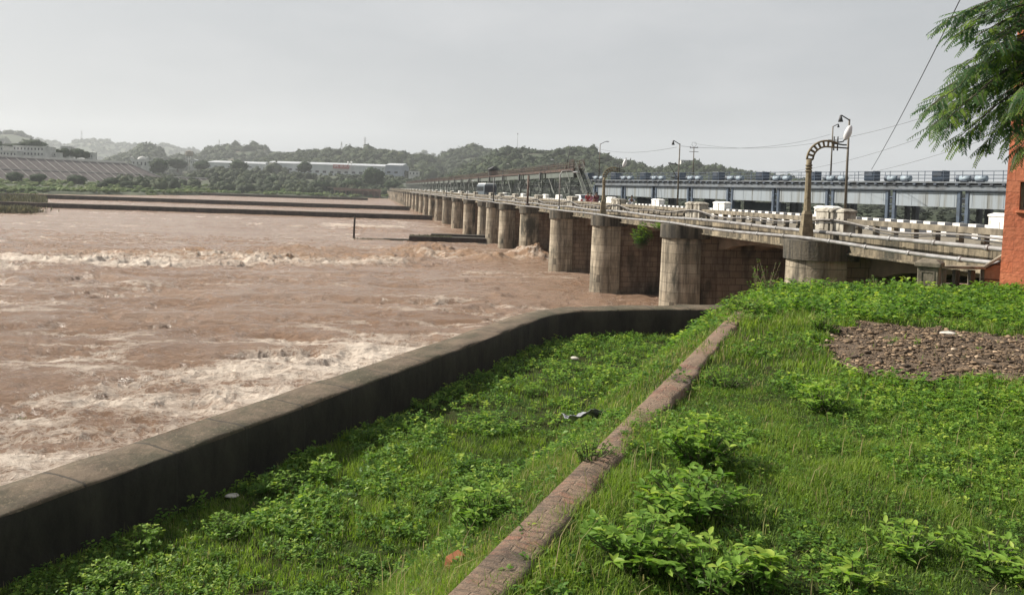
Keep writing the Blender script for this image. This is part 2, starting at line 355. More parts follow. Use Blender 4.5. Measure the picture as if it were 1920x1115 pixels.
bump(n, mathn(n, 'ADD', mathn(n, 'MULTIPLY', noise(n, P, 1.5, 9, 0.72, (0.6, 1.7, 1)), 1.25), mathn(n, 'MULTIPLY', ff, 0.25)), b, 0.46, 0.95)
river = tag(link('river_water', me, mw), kind='structure')
M['water'] = mw

# ================================================================ RIVER WALL
def wallmat(name, c1, c2, moss, sides=None, period=1.9):
    m_, n, b, o = newmat(name); P = coord(n)
    c = mix(n, ramp(n, noise(n, P, 1.4, 7, 0.7), [(0.35, 0.0), (0.65, 1.0)]), c2, c1)
    c = mix(n, ramp(n, noise(n, P, 0.5, 6, 0.7), [(0.42, 0.0), (0.58, 0.9)]), c, moss)
    c = mix(n, ramp(n, noise(n, P, 9.0, 8, 0.8), [(0.54, 0.0), (0.70, 0.8)]), c, tuple(x*1.8 for x in c1)); c = mix(n, ramp(n, noise(n, P, 16.0, 8, 0.8), [(0.54, 0.0), (0.68, 0.8)]), c, tuple(x*.3 for x in c1))
    fr = mathn(n, 'FRACT', mathn(n, 'DIVIDE', mathn(n, 'ADD', attr(n, 'along'), mathn(n, 'MULTIPLY', noise(n, P, 3, 3), 0.06)), period))
    j = ramp(n, fr, [(0.0, 0.85), (0.016, 0.85), (0.034, 0.0), (1.0, 0.0)])
    c = mix(n, j, c, (0.03, 0.026, 0.02))
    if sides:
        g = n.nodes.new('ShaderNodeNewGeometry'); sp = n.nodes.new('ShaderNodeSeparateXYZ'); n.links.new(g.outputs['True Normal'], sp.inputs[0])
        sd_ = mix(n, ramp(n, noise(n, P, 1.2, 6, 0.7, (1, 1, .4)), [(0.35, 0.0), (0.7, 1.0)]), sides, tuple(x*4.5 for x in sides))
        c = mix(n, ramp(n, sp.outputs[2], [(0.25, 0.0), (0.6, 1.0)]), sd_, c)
    n.links.new(c, b.inputs['Base Color']); b.inputs['Roughness'].default_value = 0.92
    bump(n, mathn(n, 'ADD', noise(n, P, 6, 10, 0.78), mathn(n, 'MULTIPLY', j, -0.6)), b, 0.07, 1.0)
    return m_
M['river_wall'] = wallmat('river_wall_stone', (0.175, 0.132, 0.090), (0.085, 0.062, 0.042), (0.05, 0.046, 0.024), sides=(0.011, 0.010, 0.0075))  # near-black sides: the shade on the upright faces is put into the colour
def sweep(name, line, sec, mat, jit=0.0, close=True):
    V = []; A = []; m_ = len(line); k = len(sec); s_ = 0
    for i, p in enumerate(line):
        t = (line[min(i+1, m_-1)]-line[max(i-1, 0)]); t.z = 0; t.normalize(); nrm = Vector((t.y, -t.x, 0))
        if i: s_ += (line[i]-line[i-1]).length
        jj = [(vn(np.array([s_*1.3+q*7]), np.array([q*3.1]), 5)[0]-.5)*jit for q in range(k)]
        for q, (u, z) in enumerate(sec): V.append(tuple(p + nrm*(u+jj[q]*0.6) + Vector((0, 0, z-p.z+jj[q])))); A.append(s_)
    F = []
    for i in range(m_-1):
        for q in range(k): F.append((i*k+q, i*k+(q+1) % k, (i+1)*k+(q+1) % k, (i+1)*k+q))
    me = npmesh(name, V, [f[::-1] for f in F], {'along': A}); o_ = link(name, me, mat)
    bm_caps = None; return o_
wline = resample(ctr, 0.3)
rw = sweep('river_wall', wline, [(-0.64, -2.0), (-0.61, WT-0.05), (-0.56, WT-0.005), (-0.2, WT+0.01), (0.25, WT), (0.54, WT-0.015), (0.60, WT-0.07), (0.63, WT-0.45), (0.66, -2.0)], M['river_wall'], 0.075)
tag(rw, 'long dark stone flood wall curving beside the near grass, with a flat slab top', 'wall')

# ================================================================ GROUND (trench, bank, upper terrace)
KA = onz(870, 1115, 6.1); KB = onz(1372, 598, 6.1); kd = (KB-KA); kd.z = 0; klen = kd.length; kd.normalize(); kn = Vector((kd.y, -kd.x, 0))
poly = [tuple(p) for p in WALL[::3]] + [(16, 40), (30, 46), (90, 60), (90, -40), (-40, -40)]
def inpoly(X, Y, P):
    ins = np.zeros(X.shape, bool); j = len(P)-1
    for i in range(len(P)):
        xi, yi = P[i]; xj, yj = P[j]
        if yi != yj:
            c = ((yi > Y) != (yj > Y)) & (X < (xj-xi)*(Y-yi)/(yj-yi)+xi); ins ^= c
        j = i
    return ins
def zg(X, Y):
    X = np.asarray(X, float); Y = np.asarray(Y, float)
    u = (X-KA.x)*kn.x+(Y-KA.y)*kn.y; v = (X-KA.x)*kd.x+(Y-KA.y)*kd.y
    top = 6.1+0.10*(fbm(X/2.2, Y/2.2, 3, 3)-.5)+0.06*(fbm(X/.6, Y/.6, 4, 2)-.5)
    low = 1.75+0.25*(fbm(X/3, Y/3, 8, 3)-.5)+0.08*ss(4, 10, -u)
    e = 18.9+(X-6.7)*0.22+(fbm(X/1.5, Y*0, 6, 2)-.5)*0.8
    drop = ss(0, 4.0, Y-e)
    mid = 2.6
    t = np.where(u > -0.04, top, top-0.14)
    t = t*(1-drop)+mid*drop
    k = np.clip(-u/4.6, 0, 1); k2 = k+0.10*np.sin(k*math.pi*2)*-1
    return np.where(u > 0, t, t*(1-k2)+low*k2)
xs = np.concatenate([np.arange(-24, -16, .5), np.arange(-16, 18, .13), np.arange(18, 62, 1.0)]); ys = np.concatenate([np.arange(-8, 2, .4), np.arange(2, 26, .13), np.arange(26, 44, .3)])
GY, GX = np.meshgrid(ys, xs, indexing='ij'); GZ = zg(GX, GY); GZ = np.where(inpoly(GX, GY, poly), GZ, -1.2)
mg, n, b, o = newmat('grassy_soil'); P = coord(n)
c = mix(n, ramp(n, noise(n, P, 1.1, 7, 0.7), [(0.35, 0.0), (0.62, 1.0)]), (0.035, 0.030, 0.016), (0.028, 0.055, 0.012))
c = mix(n, ramp(n, noise(n, P, 7, 6, 0.7), [(0.5, 0.0), (0.7, 0.6)]), c, (0.05, 0.06, 0.022))
n.links.new(c, b.inputs['Base Color']); b.inputs['Roughness'].default_value = 1; b.inputs['Specular IOR Level'].default_value = .05; bump(n, noise(n, P, 12, 6, 0.7), b, 0.03)
tag(link('ground', npmesh('ground', np.stack([GX, GY, GZ], -1).reshape(-1, 3), gridfaces(*GX.shape), smooth=True), mg), kind='structure')

# brick kerb along the edge of the terrace
mk, n, b, o = newmat('old_brick'); P = coord(n, 'obj')
br = n.nodes.new('ShaderNodeTexBrick'); rr = n.nodes.new('ShaderNodeMapping'); rr.inputs['Rotation'].default_value = (0, 0, math.pi/2-math.atan2(kd.y, kd.x)); n.links.new(P, rr.inputs[0]); 
wn = n.nodes.new('ShaderNodeTexNoise'); wn.inputs['Scale'].default_value = 5; n.links.new(P, wn.inputs[0])
ad = n.nodes.new('ShaderNodeMixRGB'); ad.blend_type = 'ADD'; ad.inputs[0].default_value = 0.018; n.links.new(rr.outputs[0], ad.inputs[1]); n.links.new(wn.outputs['Color'], ad.inputs[2]); n.links.new(ad.outputs[0], br.inputs[0])
br.inputs['Scale'].default_value = 1; br.inputs['Brick Width'].default_value = 0.23; br.inputs['Row Height'].default_value = 0.072; br.inputs['Mortar Size'].default_value = 0.009; br.offset = 0.5
br.inputs['Color1'].default_value = (0.36, 0.14, 0.09, 1); br.inputs['Color2'].default_value = (0.21, 0.09, 0.06, 1); br.inputs['Mortar'].default_value = (0.22, 0.16, 0.11, 1); br.inputs['Mortar Smooth'].default_value = 0.6
c = mix(n, ramp(n, noise(n, P, 2.3, 7, 0.75), [(0.32, 0.0), (0.50, 0.93)]), br.outputs[0], (0.27, 0.195, 0.135))
c = mix(n, ramp(n, noise(n, P, 22, 6, 0.8), [(0.50, 0.0), (0.66, 0.75)]), c, (0.09, 0.065, 0.05))
c = mix(n, ramp(n, noise(n, P, 1.3, 6, 0.7), [(0.52, 0.0), (0.66, 0.8)]), c, (0.055, 0.05, 0.04))
n.links.new(c, b.inputs['Base Color']); b.inputs['Roughness'].default_value = 0.95
bump(n, mathn(n, 'ADD', mathn(n, 'MULTIPLY', br.outputs['Fac'], -0.6), noise(n, P, 12, 8, 0.8)), b, 0.06, 1.0)
V = []; N_ = 420; Lk = klen+5.5
prof = [(-0.26, -0.50), (-0.075, -0.04), (-0.03, 0.045), (0.05, 0.06), (0.12, 0.065), (0.19, 0.06), (0.235, 0.045), (0.27, -0.2)]
for i in range(N_):
    s_ = -4.0+Lk*i/(N_-1)
    for q, (u, z) in enumerate(prof):
        e = (vn(np.array([s_*4.0]), np.array([q*0.9]), 77)[0]-.5); br_ = (vn(np.array([s_*1.1]), np.array([0.3]), 78)[0]-.5)
        uu = u + e*0.055 + (br_*0.012 if q < 3 else 0) + (br_*0.05 if q > 5 else 0)
        x_ = KA.x+kd.x*s_+kn.x*uu; y_ = KA.y+kd.y*s_+kn.y*uu
        zz = 6.115+z+e*0.05
        V.append((x_, y_, zz))
kerb = link('brick_kerb', npmesh('brick_kerb', V, [f[::-1] for f in gridfaces(N_, len(prof))], smooth=False), mk)
tag(kerb, 'crumbling red brick kerb running diagonally through the grass at the top of the bank', 'kerb')

# ================================================================ DIVIDE WALLS IN THE RIVER
def wall_box(name, pts, w_, z0, z1, label, cat='wall', group=None):
    line = resample([Vector((x, y, 0)) for x, y in pts], 3.0); h = w_/2
    o_ = sweep(name, line, [(-h, z0), (-h+.05, z1-.12), (-h+.15, z1), (h-.15, z1), (h-.05, z1-.12), (h, z0)], M['divide_mat'], 0.12)
    return tag(o_, label, cat, group)
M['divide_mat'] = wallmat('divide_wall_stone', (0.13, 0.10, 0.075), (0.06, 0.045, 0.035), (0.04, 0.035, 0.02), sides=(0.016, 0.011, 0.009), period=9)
g = 'divide walls running out into the river'
wall_box('divide_wall', [(-21, 204), (-136, 206), (-175, 206)], 1.6, -1, 1.35, 'nearest long dark low wall reaching across the river from the bridge', group=g)
wall_box('divide_wall', [(-38, 286), (-110, 288), (-175, 289), (-232, 283), (-300, 290)], 1.8, -1, 1.6, 'second long dark low wall, just behind the nearest one and in front of the grassy bank', group=g)
wall_box('divide_wall', [(-88, 470), (-190, 462), (-262, 452)], 2.2, -1, 1.5, 'farthest and faintest dark low wall below the wooded bank', group=g)
lg = MB(); lg.box(-15.5, -1.0, 117.0, 119.6, -1, 1.05); lg.box(-12.5, 1.0, 119.6, 121.4, -1, 1.35); lg.box(-8, -1.2, 115.6, 117.0, -1, .35); lg.box(-19.5, -15.5, 117.6, 119.2, -1, .5); lg.box(-24.5, -19.5, 117.9, 119.0, -1, .28)
tag(lg.build('stepped_ledge', M['divide_mat'], bevel=.06), 'low dark stepped stone ledge at the foot of the bridge piers', 'ledge')
pm = MB(); p = onz(663, 449, 0); pm.tube([(p.x, p.y, -1), (p.x+.05, p.y, 2.0), (p.x+.1, p.y, 3.75)], [.17, .16, .15], 8); 
mk_post = tag(pm.build('marker_post', M['divide']), 'thin dark post standing alone in the river', 'post')
pb = MB(); pb.box(p.x-.12, p.x+.32, p.y-.2, p.y+.2, 3.75, 3.95); pb.build('post_cap', M['divide'], mk_post)
# ================================================================ THE BARRAGE BRIDGE
m_, n, b, o = newmat('black_white_stripes'); P = coord(n, 'obj'); sp = n.nodes.new('ShaderNodeSeparateXYZ'); n.links.new(P, sp.inputs[0])
fr_ = mathn(n, 'FRACT', mathn(n, 'DIVIDE', sp.outputs[1], 1.04)); st = mathn(n, 'LESS_THAN', fr_, 0.48)
low_ = mathn(n, 'MULTIPLY', mathn(n, 'LESS_THAN', fr_, 0.36), mathn(n, 'LESS_THAN', sp.outputs[2], 7.19)); st = mathn(n, 'MAXIMUM', mathn(n, 'MULTIPLY', st, mathn(n, 'GREATER_THAN', sp.outputs[2], 7.19)), low_)
wear = ramp(n, noise(n, P, 6, 6, .7), [(.3, .25), (.5, 1.0)])
n.links.new(mix(n, mathn(n, 'MULTIPLY', st, wear), (.035, .038, .045), (.74, .73, .70)), b.inputs['Base Color']); b.inputs['Roughness'].default_value = .75; M['stripes'] = m_
BA = math.atan(280/1450); CN = 18.83
bridge = empty('road_bridge', (CN, 0, 0), BA)
tag(bridge, 'long weathered stone and concrete road bridge on many round-nosed piers across the river', 'bridge')
def tb(D): return D/math.cos(BA)
PD = [20.4, 34.6, 48.75, 63.5, 77.6, 92.5, 106.6, 117.7, 126.4, 144.4, 163.5, 183, 202, 222, 241.6, 260]
while PD[-1] < 590: PD.append(PD[-1]+19.3)
PT = [tb(d)-1.3*math.sin(math.atan((18.83-.193*d)/d)+BA) for d in PD]; NP_ = len(PT)
def nose(r, u0, u1, hw, n=14):       # stadium outline: round nose toward -u
    pts = [(u1, -hw), ]
    pts = [(u1, hw)] + [(u0+r-r*math.sin(math.pi*k/n), hw*math.cos(math.pi*k/n)) for k in range(n+1)] + [(u1, -hw)]
    return pts
pb = MB()
pb.prism(nose(1.31, -.12, 2.05, 1.31), -2.5, 0.55, nose(1.28, -.09, 2.05, 1.28)); pb.prism(nose(1.27, -.08, 2.0, 1.27), 0.55, 5.75, nose(1.19, 0, 2.0, 1.19))
for i, q in enumerate(pb.f): pb.sm[i] = len(q) == 4
pier0 = pb.build('pier', M['pier'], bridge, (0, PT[1], 0))
e_ = pier0.modifiers.new('edge', 'EDGE_SPLIT'); e_.split_angle = R(35)
bb = MB(); bb.box(2.0, 14.0, -1.04, 1.04, -2.5, 6.02, tap=.0); body0 = bb.build('pier_side', M['masonry'], pier0)
cb_ = MB(); cb_.prism(nose(1.32, -.13, 2.5, 1.32), 5.75, 6.58); 
for i, q in enumerate(cb_.f): cb_.sm[i] = len(q) == 4
cap0 = cb_.build('pier_cap', M['cap'], pier0); e_ = cap0.modifiers.new('edge', 'EDGE_SPLIT'); e_.split_angle = R(35)
for i, t in enumerate(PT):
    if i == 1: continue
    c = copy_tree(pier0, bridge); c.location = (0, t, 0)
# bays
bl = MB()
for i in range(NP_-1):
    a, b_ = PT[i], PT[i+1]; Ls = b_-a; near = i < 9
    ga = a+1.1; gb = b_-1.1
    arc = [(ga, 5.15), (ga+0.9, 5.2)] + [(ga+.9+(gb-ga-1.8)*k/10, 5.2+0.55*math.sin(math.pi*k/10)**.6) for k in range(1, 10)] + [(gb-.9, 5.2), (gb, 5.15), (gb, 6.04), (ga, 6.04)]
    mb = MB()
    for u in ((3.2, 3.6), (5.6, 6.0), (8.0, 8.4), (10.2, 10.6)) if near else ((3.2, 3.6),): mb.ext(arc, 'x', u[0], u[1])
    mb.build('girder', M['brown_concrete'], bridge)
    mb = MB(); mb.box(2.0, 11.6, a, b_, 6.35, 6.70); mb.box(2.45, 2.75, a+.01, b_-.01, 6.06, 6.35)
    mb.box(2.02, 2.45, a+.005, b_-.005, 6.16, 6.348); 
    mb.build('deck', M['asphalt'] if 'asphalt' in M else M['concrete'], bridge)
    mb = MB(); mb.box(1.93, 2.35, a+.02, b_-.02, 6.12, 6.92); mb.box(1.82, 2.36, a+.03, b_-.03, 6.05, 6.14)
    mb.build('fascia', M['fascia'], bridge, bevel=.02 if near else 0)
    # near balustrade: plinth is the fascia; top rail on short posts
    mb = MB(); x0, x1 = 1.96, 2.24
    p0, p1 = a+.62, b_-.62; mid = (p0+p1)/2
    for q0, q1 in ((p0, mid-.012), (mid+.012, p1)): mb.box(x0, x1, q0, q1, 7.36, 7.58)
    nb = max(4, int((p1-p0)/(1.05 if i < 5 else 1.6)))
    for k in range(nb+1):
        y_ = p0+(p1-p0)*k/nb; y_ = min(max(y_, p0+.08), p1-.08); mb.box(x0+.03, x1-.03, y_-.08, y_+.08, 6.92, 7.36)
    if i >= 2: mb.box(x0+.10, x0+.16, p0, p1, 6.92, 7.36)
    mb.build('balustrade', M['concrete'], bridge, bevel=.015 if near else 0)
    # far parapet, painted black and white
    mw_ = MB(); mw_.box(11.1, 11.3, p0, p1, 6.70, 7.26); mw_.box(10.98, 11.42, p0, p1, 7.20, 7.42)
    mw_.build('painted_parapet', M['stripes'], bridge, bevel=.01 if near else 0)
def endblock(u, s):
    mb = MB()
    for k in (-.56, .56):
        mb.box(u-.30, u+.30, k-.48, k+.48, 6.70 if u > 5 else 6.92, 7.84); mb.box(u-.34, u+.34, k-.52, k+.52, 7.84, 7.92); mb.prism([(u-.34, k-.52), (u+.34, k-.52), (u+.34, k+.52), (u-.34, k+.52)], 7.922, 8.02, [(u-.16, k-.3), (u+.16, k-.3), (u+.16, k+.3), (u-.16, k+.3)])
        mb.box(u-.33, u-.30, k-.2, k+.2, 7.05, 7.6)
    return mb
eb = endblock(2.14, 1); ew = endblock(11.25, 1)
b0 = eb.build('parapet_pillar', M['block'], bridge, (0, PT[0], 0), bevel=.02); w0 = ew.build('white_parapet_pillar', M['white_paint'], bridge, (0, PT[0], 0), bevel=.02)
for i in range(1, NP_):
    for q in (b0, w0):
        c = copy_tree(q, bridge); c.location = (0, PT[i], 0)
        if i > 9: c.modifiers.clear()
# gates closing the nearest bays
for i in range(0, 9):
    mb = MB(); a, b_ = PT[i]+1.1, PT[i+1]-1.1
    mb.box(12.5, 12.7, a, b_, 0.6, 5.6)
    for z_ in (1.4, 2.6, 3.8, 5.0): mb.box(12.3, 12.5, a, b_, z_, z_+.18)
    mb.build('sluice_gate', M['lower_gate'], bridge)

def bw(u, t, z):                       # bridge frame -> world
    ca, sa = math.cos(BA), math.sin(BA); return Vector((CN+u*ca-t*sa, u*sa+t*ca, z))
# the two pipes lying along the pier caps
def pipe(name, u, z, label, r, wob):
    pts = []; t = 18.0
    while t < 330:
        pts.append(bw(u+wob*math.sin(t*.21), t, z+0.035*math.sin(t*.37+u*3)-(0.05*math.sin(math.pi*((t-PT[0]) % 14.3)/14.3)))); t += 1.2 if t < 90 else 4
    root = MB().tube(pts, r, 10).build(name, M['pipe'])
    for t in np.arange(19.5, 130, 2.7):
        mb = MB()
        k = t+.1*math.sin(t*7); j = min(range(len(pts)), key=lambda q: abs((pts[q]-bw(u, k, z)).length))
        j = max(1, min(j, len(pts)-2)); d = (pts[j+1]-pts[j-1]).normalized(); mb.tube([pts[j]-d*.07, pts[j]+d*.07], r*1.28, 10); mb.build('pipe_coupling', M['pipe'], root)
    return tag(root, label, 'pipe', 'pipes along the side of the bridge')
pipe('water_pipe', 0.45, 6.66, 'lower and outer of the two grey pipes lying along the pier caps', .075, .05)
pipe('water_pipe', 1.45, 6.98, 'upper grey pipe running along the bridge side, close under the balustrade', .085, .04)
# brackets that carry the upper pipe
# sagging hose draped along the balustrade
pts = []; prev = None
for i in range(0, 9):
    a, b_ = PT[i]-1.0, PT[i+1]-1.0
    hang = [(a, 7.78), (a+2.2, 7.42), (a+(b_-a)*.28, 7.20), (a+(b_-a)*.42, 7.16), (a+(b_-a)*.52, 7.48), (a+(b_-a)*.60, 7.28), (a+(b_-a)*.75, 7.06), (a+(b_-a)*.9, 7.22)]
    pts += [bw(1.80-(0.12 if 6.9 < z < 7.3 else 0), t, z) for t, z in hang]
pts = smoothline(resample(smoothline(pts, 1), .8), 2)
hs = tag(MB().tube(pts, .042, 7).build('draped_hose', M['hose']), 'dark grey hose sagging in loops along the outside of the bridge balustrade', 'hose')
pts2 = [Vector((p.x+.05, p.y, p.z-.11-.03*math.sin(i))) for i, p in enumerate(pts)]
tag(MB().tube(pts2, .022, 6).build('draped_cable', M['dark_steel']), 'thin black cable sagging just under the draped hose', 'cable')

# ================================================================ LAMPS AND POLES ON THE BRIDGE
def gooseneck(h, label, rz=0.0, loc=(0, 0, 0)):
    r = empty('gooseneck_street_lamp', loc, rz)
    mb = MB(); mb.box(-.25, .25, -.25, .25, 0, .55, tap=.02); mb.box(-.22, .22, -.22, .22, .55, 1.1, tap=.04); mb.prism([(-.2, -.2), (.2, -.2), (.2, .2), (-.2, .2)], 1.1, 1.3, [(-.13, -.13), (.13, -.13), (.13, .13), (-.13, .13)])
    mb.build('base', M['lamp_post'], r, bevel=.02)
    mb = MB(); mb.tube([(0, 0, 1.25), (0, 0, h-.55)], [.155, .115], 8, smooth=False); mb.build('post', M['lamp_post'], r)
    mb = MB()
    for z in (h-.55, h-.42, h-.30): mb.tube([(0, 0, z), (0, 0, z+.07)], .145, 12)
    mb.tube([(0, 0, h-.55), (0, 0, h)], .115, 10); mb.build('collar', M['lamp_post'], r)
    mb = MB(); cx = .74; R1, R2 = .84, .58
    A = [math.pi-k*math.pi/2/12*1.05 for k in range(13)]
    o_ = [(cx+R1*math.cos(a), 0, h+R1*math.sin(a)) for a in A]; i_ = [(cx+R2*math.cos(a), 0, h+R2*math.sin(a)) for a in A]
    ext_o = o_+[(cx+.45, 0, h+R1-.08)]; ext_i = i_+[(cx+.45, 0, h+R2-.02)]
    mb.tube(ext_o, .05, 6); mb.tube(ext_i, .042, 6)
    for k in range(0, 13, 2): mb.bar(o_[k], i_[k], .05)
    mb.bar((cx+.25, 0, h+R1-.05), (cx+.25, 0, h+R2-.01), .04)
    mb.build('arched_arm', M['lamp_post'], r)
    mb = MB()
    for x_ in (.30, .46): mb.tube([(cx+x_, 0, h+R2-.16), (cx+x_, 0, h+R1+.20)], .03, 6)
    mb.tube([(cx+.2, 0, h+.75), (cx+.7, 0, h+.68), (cx+.85, 0, h+.68)], .035, 6); mb.tube([(cx+.45, 0, h+.78), (cx+.68, 0, h+.82), (cx+.78, 0, h+.95)], .03, 6); mb.tube([(cx+.5, 0, h+.56), (cx+.92, 0, h+.54)], .035, 6)
    mb.build('clamp', M['dark_steel'], r)
    mb = MB(); mb.ball((0, 0, 0), (.15, .11, .36), 12, 9); lh = mb.build('lamp_head', M['lamp_head'], r, (cx+.88, 0, h+1.22)); lh.rotation_euler = (0, R(20), 0)
    mb = MB(); mb.ball((.05, 0, -.02), (.12, .09, .26), 10, 7); mb.build('lens', M['white_paint'], lh)
    tag(r, label, 'street lamp', 'gooseneck lamps on the pier caps'); return r
rzv = -0.05
gooseneck(3.55, 'large curved gooseneck street lamp on the nearest pier cap, with a white oval head', rzv, bw(.8, PT[1]+.1, 6.58))
gooseneck(3.10, 'smaller curved gooseneck street lamp three piers out, left of the blue gantry', rzv, bw(.75, PT[3]-.2, 6.58))
def simplelamp(loc, h, arm, label, curved=True, r=.06, mat='pole', head=True):
    e = empty('pipe_lamp_post', loc); mb = MB()
    if curved: mb.tube([(0, 0, 0), (0, 0, h*.9), (arm*.15, 0, h), (arm*.6, 0, h+.1), (arm, 0, h)], [r, r, r*.8, r*.7, r*.6], 7)
    else: mb.tube([(0, 0, 0), (.05, 0, h)], r, 7)
    mb.build('post', M[mat], e)
    if head: mb = MB(); mb.ball((arm+.2, 0, h-.06), (.32, .12, .08), 8, 5); mb.build('lamp_head', M['lamp_head'], e)
    mb = MB(); mb.tube([(0, 0, 0), (0, 0, .35)], r*2, 8); mb.build('base', M[mat], e)
    tag(e, label, 'lamp post'); return e
simplelamp(bw(.8, PT[4], 6.58), 3.9, 1.3, 'grey pipe lamp post bent to the right, on the fourth visible pier cap', r=.07, mat='pipe')
simplelamp(bw(.8, PT[5], 6.58), 3.7, 0, 'thick brown rusty post without a lamp, on the bridge side below the footbridge', False, r=.14, mat='rust', head=False)
simplelamp(bw(.8, PT[7]-1, 6.58), 3.7, 0, 'thin dark bare post on the bridge, left of the bus', False, r=.10, mat='dark_steel', head=False)
simplelamp(bw(.8, PT[9]+2, 6.58), 3.5, .8, 'small distant lamp post on the bridge beyond the bus', r=.08, mat='dark_steel')
simplelamp(bw(.8, PT[11], 6.58), 3.2, .6, 'tiny far lamp post near the middle of the bridge', r=.10, mat='dark_steel')
def dirlamp(name, loc, h, arm, label, cross=(), r=.07, down=True, tri=False):
    e = empty(name, loc); mb = MB(); s = 1 if arm > 0 else -1
    mb.tube([(0, 0, 0), (0, 0, h*.55), (0.02, 0, h)], [r*1.2, r, r*.75], 8); mb.build('pole', M['pole'], e)
    mb = MB(); mb.tube([(0, 0, h-.05), (arm*.9, 0, h+abs(arm)*.42), (arm, 0, h+abs(arm)*.40)], r*.6, 6)
    if tri: mb.bar((-.1, 0, h-2.0), (-1.0, 0, h-1.85), .05); mb.bar((-1.0, 0, h-1.85), (-.15, 0, h-3.2), .035); mb.bar((-.75, 0, h-3.2), (0, 0, h-3.3), .05)
    for z in cross: mb.bar((-.5, 0, z), (.55, 0, z-.05), .04)
    mb.build('arm', M['dark_steel'], e)
    mb = MB(); mb.tube([(arm, 0, h+abs(arm)*.42), (arm, 0, h+abs(arm)*.42-.16), (arm, 0, h+abs(arm)*.42-.40)], [.05, .09, .15], 8) if down else mb.ball((arm+.15*s, 0, h+abs(arm)*.42), (.28, .1, .07), 8, 5)
    mb.build('lamp_head', M['dark_steel'], e); tag(e, label, 'lamp pole'); return e
dirlamp('lamp_pole', at(1584.5, 398, 47.5), 5.7, -.52, 'tall thin lamp pole with a short hanging lamp, right of the large gooseneck lamp')
dirlamp('lamp_pole', at(1270, 386, 73.5), 5.9, -.62, 'brown lamp pole with a triangular side bracket, standing behind the bridge rail', tri=True)
e = dirlamp('lamp_pole', at(1557, 342, 97), 7.0, .7, 'thin dark pole with a small crossarm and lamp, just behind the large gooseneck lamp', cross=(5.3,), r=.09)
e = dirlamp('lamp_pole', at(1123, 332, 122), 5.2, 1.0, 'slim pole with crossarms and an angled lamp at the left end of the blue gantry', cross=(2.9, 2.3), r=.08, down=False)
# electricity pole with crossarms and a wire loop
e = empty('electricity_pole', at(1299, 335, 150)); mb = MB(); mb.tube([(0, 0, 0), (0, 0, 6.2)], [.12, .08], 8); mb.build('pole', M['pole'], e)
mb = MB(); mb.bar((-.8, 0, 5.9), (.8, 0, 6.0), .06); mb.bar((-.9, 0, 5.2), (.9, 0, 5.2), .05)
for x_ in (-.7, 0, .7): mb.tube([(x_, 0, 5.95), (x_, 0, 6.2)], .06, 6)
mb.build('crossarm', M['dark_steel'], e); mb = MB(); mb.tube([(-.2, 0, 6.2), (-.42, 0, 6.5), (-.36, 0, 7.0), (.36, 0, 7.0), (.42, 0, 6.5), (.2, 0, 6.2)], .03, 5); mb.build('wire_loop', M['dark_steel'], e)
tag(e, 'straight electricity pole with two crossarms and a square wire loop on top', 'power pole')
def wire(a, b_, sag, r, label, group='overhead wires'):
    pts = [a.lerp(b_, k/24)-Vector((0, 0, sag*4*(k/24)*(1-k/24))) for k in range(25)]
    return tag(MB().tube(pts, r, 4, False).build('overhead_wire', M['dark_steel']), label, 'wire', group)
wire(at(1634, 318, 88), at(1800, 0, 40), .3, .028, 'single bold wire rising steeply from the blue gantry to the tree at the upper right')
wire(at(1126, 280, 122), at(1269, 276, 73.5), .5, .014, 'faint wire between the slim pole and the brown lamp pole')
wire(at(1277, 274, 73.5), at(1557, 252, 97), .8, .014, 'faint wire from the brown lamp pole to the thin dark pole')
wire(at(1302, 269, 150), at(1780, 205, 95), 2.5, .02, 'faint upper wire slanting up from the electricity pole towards the tree')
wire(at(1440, 325, 110), at(1900, 190, 60), 1.2, .014, 'faint middle wire passing behind the large gooseneck lamp towards the tree')
wire(at(1500, 340, 110), at(1920, 235, 60), 1.0, .014, 'faint lowest wire slanting up to the right over the blue gantry')

# ================================================================ VEHICLES AND PEOPLE ON THE BRIDGE
M['bus'] = simple('bus_paint', (0.10, 0.125, 0.145), (0.07, 0.085, 0.10), 1, .4); M['glass'] = simple('dark_glass', (0.03, 0.035, 0.045), (0.02, 0.02, 0.03), 1, .12); M['tyre'] = simple('tyre', (0.03, 0.03, 0.03), (0.02, 0.02, 0.02), 4, .9)
M['carw'] = simple('white_car_paint', (0.74, 0.75, 0.74), (0.68, 0.68, 0.66), 1, .3)
M['red_lamp'] = simple('red_lens', (0.4, 0.02, 0.02), (0.3, 0.02, 0.02), 1, .3)
def wheel(parent, x, y, r, w_, name='wheel'):
    mb = MB(); mb.tube([(x-w_/2, y, r), (x+w_/2, y, r)], r, 14, smooth=False); wl = mb.build(name, M['tyre'], parent)
    mb = MB(); mb.tube([(x-w_/2-.01, y, r), (x+w_/2+.01, y, r)], r*.55, 12, smooth=False); mb.build('rim', M['pipe'], wl)
busr = empty('bus', bw(5.4, tb(152), 6.70), BA); tag(busr, 'blue grey bus with a white roof driving on the bridge', 'bus')
mb = MB(); pr = [(-1.2, .45), (1.2, .45), (1.22, 1.4), (1.2, 2.5), (1.05, 2.85), (-1.05, 2.85), (-1.2, 2.5), (-1.22, 1.4)]; mb.ext(pr, 'y', -5, 5); mb.build('body', M['bus'], busr, bevel=.1)
mb = MB(); mb.box(-1.0, 1.0, -4.8, 4.8, 2.86, 3.05, tap=.12); mb.build('roof', M['carw'], busr)
mb = MB(); mb.box(-1.08, 1.08, -5.04, -5.0, 1.35, 2.45); mb.build('windscreen', M['glass'], busr)
for k in range(5): mb = MB(); y_ = -4.2+k*1.75; mb.box(-1.25, -1.21, y_, y_+1.5, 1.5, 2.35); mb.build('side_window', M['glass'], busr)
